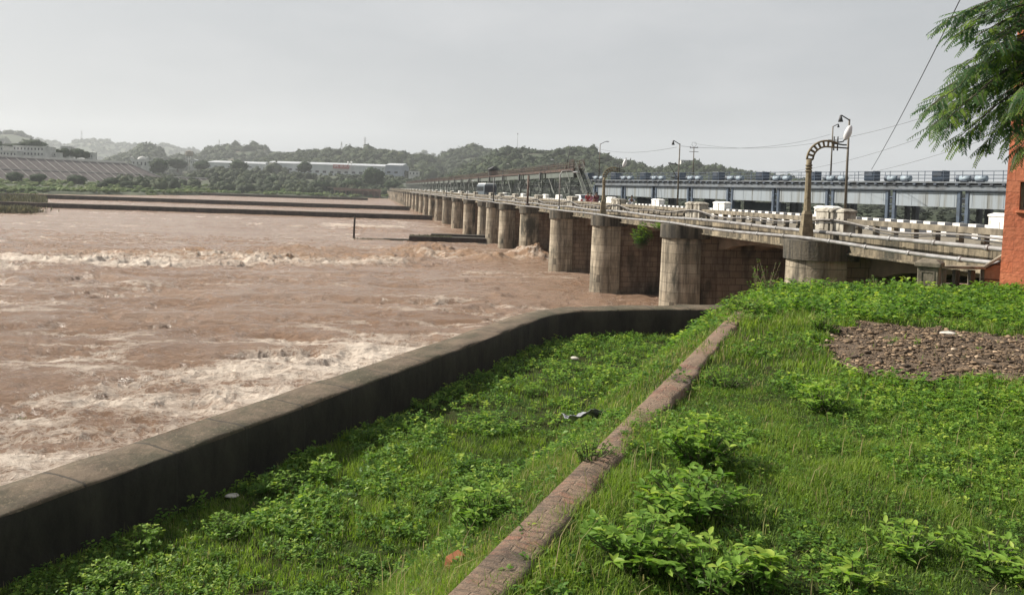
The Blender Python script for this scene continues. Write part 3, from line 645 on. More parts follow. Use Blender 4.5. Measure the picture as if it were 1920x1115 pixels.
for x_ in (-1.05, 1.05):
    for y_ in (-3.2, 3.0): wheel(busr, x_, y_, .48, .28)
    mb = MB(); mb.ball((x_*.8, -5.03, .85), (.14, .05, .12), 8, 6); mb.build('headlight', M['lamp_head'], busr)
mb = MB(); mb.box(-1.2, 1.2, -5.12, -5.0, .42, .68); mb.build('bumper', M['carw'], busr)
car = empty('car', bw(5.8, tb(86), 6.70), BA); tag(car, 'small white hatchback car driving on the bridge beside the people in red', 'car')
prof = [(-2.0, .35), (2.0, .35), (2.05, .75), (1.9, .92), (1.05, 1.0), (.45, 1.46), (-1.3, 1.5), (-1.9, 1.05), (-2.05, .8)]
mb = MB(); mb.ext(prof, 'x', -.8, .8); mb.build('body', M['carw'], car, bevel=.09)
mb = MB(); mb.add([(-.66, -1.36, 1.46), (.66, -1.36, 1.46), (.72, -1.93, 1.08), (-.72, -1.93, 1.08), (-.66, -1.32, 1.43), (.66, -1.32, 1.43), (.72, -1.88, 1.05), (-.72, -1.88, 1.05)], [(0, 3, 2, 1), (4, 5, 6, 7), (0, 1, 5, 4), (1, 2, 6, 5), (2, 3, 7, 6), (3, 0, 4, 7)]); mb.build('rear_window', M['glass'], car)
for s in (-1, 1):
    mb = MB(); x_ = .81*s; mb.ext([(-1.2, 1.02), (.85, 1.02), (.4, 1.38), (-1.15, 1.4)], 'x', min(x_-.01, x_+.01), max(x_-.01, x_+.01)); mb.build('side_window', M['glass'], car)
    for y_ in (-1.3, 1.3): wheel(car, .72*s, y_, .3, .2)
    mb = MB(); mb.box(.72*s-.12, .72*s+.12, -2.08, -2.0, .75, .98); mb.build('tail_light', M['red_lamp'], car)
SK = simple('brown_skin', (0.20, 0.11, 0.07), (0.17, 0.09, 0.055), 3, .6); HAIR = simple('black_hair', (0.015, 0.012, 0.01), (0.01, 0.01, 0.01), 8, .6)
def skinbody(name, joints, edges, parent, mat, sub=1):
    me = bpy.data.meshes.new(name); me.from_pydata([j[:3] for j in joints], edges, []); o_ = link(name, me, mat, parent)
    sk = o_.modifiers.new('skin', 'SKIN'); 
    for i, j in enumerate(joints):
        v = me.skin_vertices[0].data[i]; v.radius = (j[3], j[4] if len(j) > 4 else j[3]); v.use_root = (i == 0)
    ss_ = o_.modifiers.new('sub', 'SUBSURF'); ss_.levels = sub; ss_.render_levels = sub; return o_
def person(loc, rz, h, clothes, label, pose='stand', lower=None, group=None):
    k = h/1.7; r = empty('person', loc, rz); J = []; E = []
    def a(*v): J.append([q*k for q in v]); return len(J)-1
    if pose == 'stand':
        pel = a(0, 0, .92, .13, .10); ch = a(0, .02, 1.28, .16, .11); nk = a(0, .01, 1.46, .055); hd = a(0, -.01, 1.60, .09, .10); tp = a(0, -.01, 1.67, .06)
        E += [(pel, ch), (ch, nk), (nk, hd), (hd, tp)]
        for s in (-1, 1):
            hip = a(.09*s, 0, .86, .085); kn_ = a(.10*s, -.04-.05*s, .48, .06); an = a(.10*s, .03-.07*s, .09, .045); to = a(.11*s, -.12-.07*s, .04, .04); E += [(pel, hip), (hip, kn_), (kn_, an), (an, to)]
            sh = a(.19*s, .02, 1.40, .055); el = a(.25*s, .03, 1.12, .042); wr = a(.23*s, -.10, .90, .03); ha = a(.22*s, -.13, .80, .035); E += [(ch, sh), (sh, el), (el, wr), (wr, ha)]
        hc = (0, -.0, 1.64)
    else:
        pel = a(0, .1, .82, .13, .11); ch = a(0, -.12, 1.15, .15, .12); nk = a(0, -.2, 1.32, .05); hd = a(0, -.26, 1.45, .09, .10); tp = a(0, -.27, 1.52, .06)
        E += [(pel, ch), (ch, nk), (nk, hd), (hd, tp)]
        for s in (-1, 1):
            hip = a(.10*s, .06, .78, .09); kn_ = a(.17*s, -.38, .66, .065); an = a(.15*s, -.2, .27, .045); to = a(.15*s, -.36, .22, .04); E += [(pel, hip), (hip, kn_), (kn_, an), (an, to)]
            sh = a(.19*s, -.15, 1.26, .055); el = a(.30*s, -.38, 1.08, .042); wr = a(.28*s, -.6, 1.08, .03); ha = a(.26*s, -.68, 1.08, .033); E += [(ch, sh), (sh, el), (el, wr), (wr, ha)]
        hc = (0, -.25, 1.49)
    bd = skinbody('body', J, E, r, SK)
    mb = MB(); mb.ball((hc[0]*k, (hc[1]+.03)*k, (hc[2]+.03)*k), (.105*k, .115*k, .115*k), 10, 7); mb.build('hair', HAIR, r)
    def garment(nm, idx, grow, mat):
        mp_ = {}; JJ = []; EE = []
        for q, w2 in idx: mp_[q] = len(JJ); j = J[q]; JJ.append(j[:3]+[x*grow*w2 for x in j[3:]])
        for x, y in E:
            if x in mp_ and y in mp_: EE.append((mp_[x], mp_[y]))
        return skinbody(nm, JJ, EE, r, mat)
    garment('tunic' if pose == 'stand' else 'shirt', [(0, 1), (1, 1), (9, 1), (10, 1), (17, 1), (18, 1)], 1.22, clothes)
    garment('trousers', [(0, 1), (5, 1), (6, 1), (7, 1), (13, 1), (14, 1), (15, 1)], 1.25, lower or clothes)
    tag(r, label, 'person', group); return r
CL = lambda n_, c: simple(n_, c, tuple(x*.6 for x in c), 6, .9)
g = 'people walking on the bridge'
person(bw(3.6, tb(76.8), 6.70), .4, 1.72, CL('red_cloth', (.45, .05, .06)), 'person in a red top walking on the bridge next to the white car', group=g)
person(bw(4.4, tb(78.4), 6.70), -.3, 1.66, CL('pink_cloth', (.55, .20, .27)), 'person in pink clothes walking just in front of the one in red', group=g)
person(bw(4.3, tb(76.2), 6.70), .1, 1.75, CL('maroon_cloth', (.16, .03, .04)), 'person in dark maroon walking at the right of the small group', group=g)
bike = empty('motorcycle', bw(5.9, tb(70.5), 6.70), BA-.2); mb = MB()
mb.tube([(0, -.62, .62), (0, -.3, .75), (0, .2, .72), (0, .75, .8)], [.05, .15, .14, .08], 8); mb.box(-.13, .13, -.2, .25, .3, .62); mb.build('body', M['dark_steel'], bike)
mb = MB(); mb.box(-.13, .13, -.05, .78, .74, .83); mb.build('seat', M['tyre'], bike, bevel=.04)
for y_ in (-.66, .66): wheel(bike, 0, y_, .3, .11)
mb = MB(); mb.tube([(0, -.66, .3), (0, -.5, .95), (-.3, -.44, 1.04)], .025, 6); mb.tube([(0, -.5, .95), (.3, -.44, 1.04)], .025, 6); mb.build('handlebar', M['pipe'], bike)
mb = MB(); mb.ball((0, -.68, .86), (.1, .08, .1), 8, 6); mb.build('headlight', M['lamp_head'], bike)
tag(bike, 'dark motorcycle being ridden over the bridge behind the balustrade', 'motorcycle')
person(bw(5.9, tb(70.5), 6.70), BA-.2, 1.68, CL('pale_blue_cloth', (.45, .50, .62)), 'person in a pale blue shirt leaning forward on the motorcycle', 'ride', CL('dark_trousers', (.04, .04, .06)))

# ================================================================ RUSTY HIGH-LEVEL GANTRY BEHIND THE BRIDGE
GU = 14.6; gan = empty('hoist_gantry', (CN, 0, 0), BA)
tag(gan, 'long rusty raised walkway on steel trestles running behind the bridge, ending in a staircase', 'gantry')
T0 = tb(118.5); T1 = tb(596); zD = 12.1
t = T0; k = 0; step = 19.65
while t < T1-1:
    t2 = min(t+step, T1); nr = k < 6
    mb = MB(); mb.box(GU-.9, GU+.9, t, t2, zD, zD+.12); mb.box(GU-.95, GU-.8, t, t2, zD-.28, zD+.02); mb.box(GU+.8, GU+.95, t, t2, zD-.28, zD+.02)
    y_ = t+.4
    while y_ < t2: mb.box(GU-1.05, GU+1.05, y_-.06, y_+.06, zD-.16, zD-.02); y_ += 1.2
    mb.build('walkway', M['rust'], gan)
    mb = MB(); mb.box(GU-.75, GU-.6, t+.5, t2-.5, zD-1.25, zD-.29); mb.box(GU+.6, GU+.75, t+.5, t2-.5, zD-1.25, zD-.29); mb.build('girder', M['green_girder'], gan)
    mb = MB(); y_ = t+.05; n_ = 0
    for s in (-1, 1):
        for z in (.35, .68, 1.0): mb.bar((GU+.95*s, t, zD+.12+z), (GU+.95*s, t2, zD+.12+z), .025)
        y_ = t+.3
        while y_ < t2: mb.box(GU+.95*s-.03, GU+.95*s+.03, y_-.03, y_+.03, zD, zD+1.14); y_ += 1.15 if nr else 1.6
    mb.build('railing', M['rust'], gan)
    mb = MB()                          # trestle under each joint
    for yy in (t+1.0, t+3.6):
        for s in (-1, 1): mb.bar((GU+1.0*s, yy, zD-1.26), (GU+1.25*s, yy, 5.0), .12)
        for z in (6.4, 8.2, 10.0): mb.bar((GU-1.1, yy, z), (GU+1.1, yy, z), .06); mb.bar((GU-1.1, yy, z), (GU+1.1, yy, z+1.7), .05)
    for z in (6.4, 8.2, 10.0):
        for s in (-1, 1): mb.bar((GU+1.1*s, t+1.0, z), (GU+1.1*s, t+3.6, z), .06); mb.bar((GU+1.1*s, t+1.0, z), (GU+1.1*s, t+3.6, z+1.75), .05)
    mb.build('trestle', M['trestle'], gan)
    mb = MB()
    yy = (t+t2)/2+1.5
    for s in (-1, 1): mb.bar((GU+1.0*s, yy, zD-1.26), (GU+1.0*s, yy, 5.0), .10); mb.bar((GU+1.0*s, yy, 8.0), (GU+1.0*s, yy-4.5, zD-1.3), .07); mb.bar((GU+1.0*s, yy, 8.0), (GU+1.0*s, yy+4.5, zD-1.3), .07)
    mb.build('prop', M['trestle'], gan)
    if t > tb(120): mb = MB(); mb.box(GU-1.3, GU-1.0, t+1.8, t+2.6, zD-1.5, zD-.2); mb.build('motor_box', M['dark_steel'], gan)
    t = t2; k += 1
mb = MB(); zt = zD+.05; n_ = 16
for k in range(n_):
    f = k/n_; y_ = T0-.2-f*7.5; z = zt-f*5.3; mb.box(GU-.5, GU+.5, y_-.5, y_, z-.34, z-.28)
for s in (-.55, .55):
    mb.ext([(T0, zt-.35), (T0, zt), (T0-7.8, zt-5.3), (T0-7.8, zt-5.65)], 'x', GU+s-.05, GU+s+.05)
    for k in range(9): f = k/8; mb.bar((GU+s, T0-f*7.6, zt-f*5.3), (GU+s, T0-f*7.6, zt-f*5.3+1.0), .03)
    mb.bar((GU+s, T0, zt+1.0), (GU+s, T0-7.6, zt-4.3), .04); mb.bar((GU+s, T0, zt+.5), (GU+s, T0-7.6, zt-4.8), .03)
mb.build('staircase', M['trestle'], gan)
mb = MB()
for x_, y_ in ((-.8, 0), (.8, 0), (-.8, 2.6), (.8, 2.6)): mb.bar((GU+x_, T0+.2+y_, zD), (GU+x_, T0+.2+y_, zD+2.1) if y_ == 99 else (GU+x_, T0+.2+y_, zD+1.5), .06)

for z_ in (.5, .9, 1.3, 1.5):
    for x_ in (-.85, .85): mb.bar((GU+x_, T0+.2, zD+z_), (GU+x_, T0+2.8, zD+z_), .03)
    mb.bar((GU-.85, T0+2.8, zD+z_), (GU+.85, T0+2.8, zD+z_), .03)
mb.build('end_cage', M['rust'], gan)
mb = MB(); ht = tb(199)
for x_ in (-.9, .9):
    for y_ in (-1.4, 1.4): mb.bar((GU+x_, ht+y_, zD), (GU+x_, ht+y_, zD+1.7), .1)
mb.box(GU-.95, GU+.95, ht+.6, ht+1.4, zD+.1, zD+1.65); sh_ = mb.build('shelter', M['dark_steel'], gan)
mb = MB(); mb.ext([(-1.3, 0), (0, .75), (1.3, 0), (1.3, -.1), (-1.3, -.1)], 'y', -2.0, 2.0); mb.build('shelter_roof', M['dark_steel'], sh_, (GU, ht, zD+1.75))
for (px_, pz, D_, h_, lab) in ((1036, 308, 137, 2.1, 'short lamp post on the rusty walkway near its end'), (965, 318, 180, 2.6, 'short lamp post on the rusty walkway right of the little shelter')):
    u_ = bw(GU-.9, tb(D_)*1.0, zD+.1); simplelamp(u_, h_, .9, lab, r=.05, mat='dark_steel')
q = bw(GU-.9, T0+4.5, zD+.1); mb = MB(); mb.tube([q, q+Vector((.55, 0, 3.8))], [.09, .06], 6); tag(mb.build('leaning_pole', M['dark_steel']), 'thin leaning pole rising from the end of the rusty walkway', 'pole')

# ================================================================ BLUE CANAL REGULATOR
M['drum'] = simple('drum_paint', (.27, .33, .38), (.2, .24, .28), 2, .5)
BB = math.atan(862/1450); CB = 94.3; reg = empty('canal_regulator', (CB, 0, 0), BB)
tag(reg, 'long blue steel gate gantry with pale lift gates, hoists and a railed walkway', 'gate structure')
tt = lambda D: D/math.cos(BB)
pil = [134.0, 127.5, 121, 114.2, 107.5, 100.7, 93.7, 86.9, 80, 73.2, 66.4]; ZP = 4.2
mb = MB(); mb.box(-.62, 1.6, tt(65.5), tt(135), 10.62, 10.80); mb.build('walkway', M['girder_blue'], reg)
mb = MB()
y_ = tt(65.5)
while y_ < tt(135): mb.box(-.7, 1.6, y_, y_+.3, 10.40, 10.60); y_ += 1.15
mb.build('joist_row', M['blue_dark'], reg)
for i in range(len(pil)-1):
    a, b_ = tt(pil[i+1]), tt(pil[i])
    mb = MB(); mb.box(-.50, -.35, a, b_, 9.98, 10.385); mb.box(-.60, -.25, a, b_, 9.90, 9.98); mb.box(-.60, -.25, a, b_, 10.36, 10.395); mb.box(1.0, 1.2, a, b_, 9.9, 10.4); mb.build('top_beam', M['girder_blue'], reg)
    mb = MB(); mb.box(-.32, -.17, a+.65, b_-.65, 8.16-.05*(i % 3), 9.78)
    for k in range(5): y_ = a+.9+k*(b_-a-1.8)/4; mb.box(-.345, -.32, y_-.03, y_+.03, 8.2, 9.75)
    mb.build('lift_gate', M['gate'], reg)
    mb = MB(); mb.bar((-.6, a, 9.83), (-.6, b_, 9.83), .04); mb.bar((-.5, a+.6, 9.68), (-.5, b_-.6, 9.68), .035); mb.build('conduit', M['blue_dark'], reg)
    if i in (1, 3, 4): mb = MB(); mb.box(2.2, 2.4, a+.5, b_-.5, 3.8, 7.9); mb.build('lower_gate', M['lower_gate'], reg)
    mb = MB(); y_ = a
    for z in (11.15, 11.5, 11.9):
        mb.bar((-.6, a, z), (-.6, b_, z), .022); mb.bar((1.5, a, z), (1.5, b_, z), .02)
    for k in range(4): y_ = a+(b_-a)*k/4; mb.bar((-.6, y_, 10.8), (-.6, y_, 11.92), .035); mb.bar((1.5, y_, 10.8), (1.5, y_, 11.92), .03)
    mb.build('handrail', M['blue'], reg)
for i, D_ in enumerate(pil):
    y_ = tt(D_); mb = MB()
    for s in (-.42, .42):
        mb.box(-.35, .1, y_+s-.09, y_+s+.09, ZP-2, 9.9); mb.box(-.4, -.35, y_+s-.16, y_+s+.16, ZP-2, 9.88)
    for z in np.arange(ZP, 9.4, .8): mb.box(-.28, -.2, y_-.34, y_+.34, z, z+.1)
    mb.box(-.3, .2, y_-.95, y_-.6, 8.5, 9.3); mb.box(-.3, .2, y_+.6, y_+.95, 8.5, 9.3)
    mb.build('column', M['blue'], reg)
    mb = MB(); mb.box(3.0, 3.7, y_-.95, y_-.45, ZP-2, 8.3); mb.box(3.0, 3.7, y_+.1, y_+.4, ZP-2, 8.3); mb.bar((.1, y_, 7.2), (3.2, y_-.5, 6.0), .08); mb.build('rear_column', M['dark_steel'], reg)
    for k in (-.15, -1.75):
        mb = MB(); mb.tube([(-.35, y_+k-.55, 11.12), (-.35, y_+k+.55, 11.12)], .30, 14); dr = mb.build('hoist_drum', M['drum'], reg)
        mb = MB(); mb.tube([(-.35, y_+k+.56, 11.12), (-.35, y_+k+.85, 11.12)], .33, 14, smooth=False); mb.box(-.7, 0, y_+k-.4, y_+k+.4, 10.8, 10.92); mb.build('drum_gear', M['blue_dark'], dr)
    if i > 0 or True:
        yc_ = tt(D_)+2.75
        mb = MB(); mb.box(-.45, .85, yc_-.62, yc_+.62, 10.82, 11.98); cbn = mb.build('hoist_cabinet', M['blue_cab'], reg, bevel=.09)
        mb = MB(); mb.box(-.48, -.45, yc_-.45, yc_+.45, 11.35, 11.8); mb.build('cabinet_door', M['blue_dark'], cbn); mb = MB(); mb.box(-.3, .7, yc_-.635, yc_-.622, 10.95, 11.85); mb.build('cabinet_panel', M['blue'], cbn)
# ================================================================ FAR LAND
def pxof(X, Y): return 960+1450*X/Y
SHX = [-900, 0, 150, 300, 440, 600, 720, 800]; SHD = [345, 352, 375, 420, 500, 548, 580, 600]
def zf(X, Y):
    p = pxof(X, Y); sh = np.interp(p, SHX, SHD)+(fbm(X/25, Y/25, 91, 3)-.5)*24; t = Y-sh
    low = -1.5+3.0*ss(-4, 5, t)+3.4*ss(10, 95, t)+ (fbm(X/14, Y/14, 92, 3)-.5)*1.6*ss(0, 20, t)
    rise = 10.5*ss(60, 300, t)*ss(330, 420, p)+4*ss(60, 300, t)
    return low+rise
def polar(px0, px1, n, rows_, zfun):
    T = np.linspace((px0-960)/1450, (px1-960)/1450, n); Yg, Tg = np.meshgrid(rows_, T, indexing='ij'); Xg = Yg*Tg
    return np.stack([Xg, Yg, zfun(Xg, Yg)], -1).reshape(-1, 3), gridfaces(*Xg.shape)
M['far_soil'] = simple('bank_vegetation', (0.06, 0.075, 0.035), (0.028, 0.038, 0.02), 0.35, 1.0, 0.3, lo=0.38, hi=0.62, det=9)
M['hill'] = simple('hill_scrub', (0.032, 0.046, 0.02), (0.10, 0.075, 0.05), 0.03, 1.0, 2.0, lo=0.36, hi=0.42, det=9)
M['pond'] = simple('upstream_scrub', (0.055, 0.068, 0.05), (0.03, 0.038, 0.03), 0.06, 1.0, 0.2, det=9)
V, F = polar(-900, 790, 420, np.concatenate([np.arange(320, 640, 3.0), np.arange(640, 1500, 14.0)]), zf)
tag(link('far_bank', npmesh('far_bank', V, F, smooth=True), M['far_soil']), kind='structure')
def zu(X, Y):
    u = (X-CN)*math.cos(BA)+Y*math.sin(BA)
    return -2.5+7.0*ss(14.5, 17, u)*1.0+(fbm(X/9, Y/9, 95, 3)-.5)*.9*ss(16, 25, u)+9*ss(300, 800, Y)*ss(14.5, 17, u)
V, F = polar(690, 3200, 420, np.concatenate([np.arange(24, 120, 1.0), np.arange(120, 1100, 6.0)]), zu)
tag(link('upstream_land', npmesh('upstream_land', V, F, smooth=True), M['pond']), kind='structure')

def ico(n):
    import bmesh
    bm = bmesh.new(); bmesh.ops.create_icosphere(bm, subdivisions=n, radius=1); v = np.array([x.co[:] for x in bm.verts]); f = np.array([[q.index for q in x.verts] for x in bm.faces]); bm.free(); return v, f
I1 = ico(2); I2 = ico(3)
def crown_var(base, leaves, seed, lump=.35, lsz=.26):
    v, f = base; g = np.random.default_rng(seed)
    off = fbm(v[:, 0]*1.6+v[:, 2]*1.3+seed*9, v[:, 1]*1.6-v[:, 2]*.7, seed, 3); vv = v*(0.62+lump*2*(off[:, None]-.2)); vv[:, 2] *= .85
    d = g.normal(size=(leaves, 3)); d /= np.linalg.norm(d, axis=1)[:, None]; idx = np.argmax(d@v.T, 1); rr = np.linalg.norm(vv[idx], axis=1)
    c = d*(rr*g.uniform(.88, 1.16, leaves))[:, None]; t1 = g.normal(size=(leaves, 3)); t1 /= np.linalg.norm(t1, axis=1)[:, None]; t2 = np.cross(t1, d); s = lsz*g.uniform(.4, 1.1, leaves)[:, None]
    lv = np.stack([c+t1*s, c-t1*s*.5+t2*s*.8, c-t1*s*.5-t2*s*.8], 1).reshape(-1, 3); lf = np.arange(leaves*3).reshape(-1, 3)+len(vv)
    tn = np.concatenate([g.uniform(.25, .55, len(vv)), np.repeat(g.uniform(0, 1, leaves), 3)])
    return np.concatenate([vv, lv]), np.concatenate([f, lf]), tn
CV = [crown_var((ico(2)[0], ico(2)[1]), 60, s_) for s_ in range(6)]
CVS = [crown_var((ico(1)[0], ico(1)[1]), 34, s_, lsz=.34) for s_ in range(6)]
CVB = [crown_var(I2, 700, s_+20, .45, .15) for s_ in range(6)]
def crowns(name, P, rad, tint, mat, var=CV, flat=1.0):
    Vs, Fs, Ts = [], [], []; b = 0; g = np.random.default_rng(len(P))
    for p, r_, ti in zip(P, rad, tint):
        v, f, tn = var[g.integers(len(var))]; a = g.uniform(0, 6.28); ca, sa = math.cos(a), math.sin(a)
        x = v[:, 0]*ca-v[:, 1]*sa; y = v[:, 0]*sa+v[:, 1]*ca; k = g.uniform(.8, 1.25)
        Vs.append(np.stack([x*r_*k+p[0], y*r_*k+p[1], v[:, 2]*r_*flat*g.uniform(.85, 1.15)+p[2]], 1)); Fs.append(f+b); b += len(v); Ts.append(np.clip(tn*.55+ti*.6, 0, 1))
    return npmesh(name, np.concatenate(Vs), np.concatenate(Fs), {'tint': np.concatenate(Ts)})
M['forest'] = leafmat('forest_leaves', [(0.0, (0.009, 0.016, 0.008)), (0.4, (0.022, 0.036, 0.015)), (0.75, (0.042, 0.062, 0.024)), (1.0, (0.085, 0.092, 0.04))], .15, .8)
M['far_tree'] = leafmat('far_tree_leaves', [(0.0, (0.008, 0.02, 0.006)), (0.5, (0.022, 0.045, 0.014)), (1.0, (0.055, 0.085, 0.03))], .15, .8)
M['trunk'] = simple('bark', (0.09, 0.07, 0.05), (0.045, 0.035, 0.028), 3, .95, .02)

# ---- hills
def hill(name, pts, D, depth, crown_h, zb0, n, rad, seed):
    xs_ = [p[0] for p in pts]; ys_ = [p[1] for p in pts]
    zc = [EYE[2]+(hor(x)-y)*D/1450-crown_h for x, y in pts]
    T = lambda p: (p-960)/1450
    def zh(X, Y):
        p = pxof(X, Y); c = np.interp(p, xs_, zc, left=zb0, right=zb0)
        edge = ss(xs_[0]-60, xs_[0], p)*(1-ss(xs_[-1], xs_[-1]+60, p))
        f = (Y-(D-depth))/depth; prof = np.where(f < 1, ss(0, 1, f)*.55+np.clip(f, 0, 1)*.45, 1-ss(1, 1.6, f))
        nn = (fbm(X/70, Y/70, seed, 4)-.5)*(crown_h*5)*np.clip(1-np.abs(f-1)*1.0, 0.0, 1)*(f < .97)
        return (zb0-3)*(1-edge)*0+zb0-6*(1-edge)+(c-zb0)*edge*prof+nn*np.sin(np.clip(f, 0, 1)*math.pi)
    rws = np.linspace(D-depth, D+depth*.7, 46); V, F = polar(xs_[0]-60, xs_[-1]+60, max(60, int((xs_[-1]-xs_[0])/4)), rws, zh)
    tag(link(name, npmesh(name, V, F, smooth=True), M['hill']), kind='structure')
    g = np.random.default_rng(seed); p = g.uniform(xs_[0]-10, xs_[-1]+10, n); f = g.uniform(0, 1.04, n)**.8
    Y = D-depth+f*depth; X = (p-960)/1450*Y; z = zh(X, Y)
    dens = fbm(X/45, Y/45, seed+5, 3); keep = (dens > .40) | (g.uniform(0, 1, n) < .35)
    # crest line gets its own crowns
    m_ = int((xs_[-1]-xs_[0])*D/1450/(rad*1.1)); pc = g.uniform(xs_[0], xs_[-1], m_); Yc = D-depth*g.uniform(0, .08, m_); Xc = (pc-960)/1450*Yc
    X = np.concatenate([X[keep], Xc]); Y = np.concatenate([Y[keep], Yc]); z = zh(X, Y)
    r_ = rad*g.uniform(.45, 1.25, len(X))*np.where(g.uniform(0, 1, len(X)) < .1, 1.4, 1)
    P_ = np.stack([X, Y, z+r_*.25], 1)
    tag(link('forest', crowns('forest', P_, r_, g.uniform(0, 1, len(X))*.6+.4*fbm(X/60, Y/60, seed+9, 2), M['forest'], CVS), M['forest']), 'dark green woodland covering the hills', 'woodland', kind='stuff')
hill('hill', [(-500, 215), (-200, 225), (0, 243), (25, 246), (45, 250), (62, 254), (75, 262), (100, 285)], 1900, 500, 8, 18, 420, 9, 101)
hill('hill', [(40, 266), (75, 260), (92, 264), (112, 270), (125, 265), (150, 262), (190, 260), (205, 264), (218, 270), (245, 267), (262, 273), (290, 276), (310, 270), (330, 277), (372, 283), (400, 296)], 3200, 700, 8, 20, 500, 12, 102)
hill('hill', [(190, 300), (225, 290), (245, 284), (262, 272), (280, 272), (297, 276), (312, 297), (330, 290), (350, 288), (375, 296)], 1500, 350, 7, 20, 420, 8, 103)
hill('hill', [(330, 300), (365, 290), (385, 278), (400, 273), (420, 271), (455, 271), (478, 269), (492, 272), (498, 279), (512, 288), (545, 292), (575, 300)], 1600, 400, 7, 20, 620, 8, 104)
hill('hill', [(480, 300), (520, 289), (540, 287), (560, 282), (580, 281), (610, 282), (640, 280), (662, 276), (690, 276), (712, 279), (740, 283), (770, 290), (800, 296), (820, 305)], 1250, 330, 6.5, 22, 1700, 6.5, 105)
hill('hill', [(740, 300), (775, 288), (790, 281), (800, 283), (825, 294), (850, 300)], 2600, 500, 8, 20, 130, 11, 106)
hill('hill', [(790, 298), (825, 288), (850, 277), (862, 279), (880, 271), (905, 277), (935, 290), (960, 300)], 1350, 330, 6.5, 16, 420, 8, 107)
hill('hill', [(840, 325), (880, 306), (915, 285), (940, 275), (960, 273), (985, 277), (1010, 279), (1035, 280), (1062, 274), (1085, 273), (1108, 279), (1128, 288), (1150, 296), (1190, 303), (1225, 314), (1250, 312), (1275, 306), (1300, 303), (1318, 311), (1350, 315), (1390, 318), (1440, 322), (1500, 335), (1600, 346), (1750, 355), (2000, 366), (2500, 392)], 900, 300, 5.5, 14, 4200, 5.0, 108)
# ---- wooded belt below the factory
g = np.random.default_rng(11); n_ = 1700; p = g.uniform(225, 800, n_); Dd = g.uniform(0, 1, n_)**.85; sh = np.interp(p, SHX, SHD); Y = sh+8+Dd*(865-sh); X = (p-960)/1450*Y
keep = (fbm(X/26, Y/26, 12, 3) > .42)&(~((Y-sh < 30)&(p < 440))); X = X[keep]; Y = Y[keep]; r_ = g.uniform(1.6, 4.6, len(X))*np.where(Y > 770, .55, 1); 
tag(link('wood_belt', crowns('wood_belt', np.stack([X, Y, zf(X, Y)+r_*.55], 1), r_, g.uniform(.1, 1, len(X)), None), M['forest']), 'mixed green trees and scrub filling the far river bank', 'woodland', kind='stuff')
n_ = 2600; p = g.uniform(-300, 780, n_); sh = np.interp(p, SHX, SHD); Y = sh+1+g.uniform(0, 1, n_)**1.3*95; X = (p-960)/1450*Y; r_ = g.uniform(.5, 2.1, n_)
tag(link('bank_scrub', crowns('bank_scrub', np.stack([X, Y, zf(X, Y)+r_*.3], 1), r_, g.uniform(.35, 1.15, n_), None, CVS, .8), leafmat('bank_scrub_leaves', [(0, (0.035, 0.06, 0.018)), (.5, (0.085, 0.14, 0.04)), (1, (0.16, 0.19, 0.07))], .2, .8)), 'bright green scrub and tall grass on the low far bank', 'scrub', kind='stuff')
n_ = 1800; p = g.uniform(725, 2300, n_); Y = 150*(5.5**g.uniform(0, 1, n_)); X = (p-960)/1450*Y; u = (X-CN)*math.cos(BA)+Y*math.sin(BA); ok = u > 24; X = X[ok]; Y = Y[ok]; r_ = g.uniform(.8, 2.6, len(X))*(1+Y/500)
tag(link('upstream_scrub', crowns('upstream_scrub', np.stack([X, Y, zu(X, Y)+r_*.2], 1), r_, g.uniform(.0, .6, len(X)), None, CVS, .6), leafmat('dull_scrub', [(0, (.016, .022, .016)), (.6, (.045, .055, .038)), (1, (.075, .085, .055))], .1, .9)), 'dull green scrub beyond the bridge, seen under the blue gates', 'scrub', kind='stuff')

# ---- single trees on the far side
def far_tree(x, ytop, ybase, wpx, D, label, var=0):
    b_ = at(x, ybase, D); h = (ybase-ytop)*D/1450; r_ = wpx*D/1450/2; e = empty('tree', b_)
    v, f, tn = CVB[var % 6]; a = var*1.3; ca, sa = math.cos(a), math.sin(a); hz = max(h*.5, .4*r_)
    hz = h*.60; V = np.stack([(v[:, 0]*ca-v[:, 1]*sa)*r_*1.15, (v[:, 0]*sa+v[:, 1]*ca)*r_*1.15, v[:, 2]*hz*1.05+h*.43], 1)
    link('crown', npmesh('crown', V, f, {'tint': tn}), M['far_tree'], e)
    mb = MB(); mb.tube([(0, 0, -h*.5-.5), (.03*r_, 0, h*.45)], [.12*r_, .06*r_], 6); mb.tube([(0, 0, h*.25), (.4*r_, 0, h*.6)], .04*r_, 5); mb.build('trunk', M['trunk'], e)
    tag(e, label, 'tree', 'separate trees on the far bank')
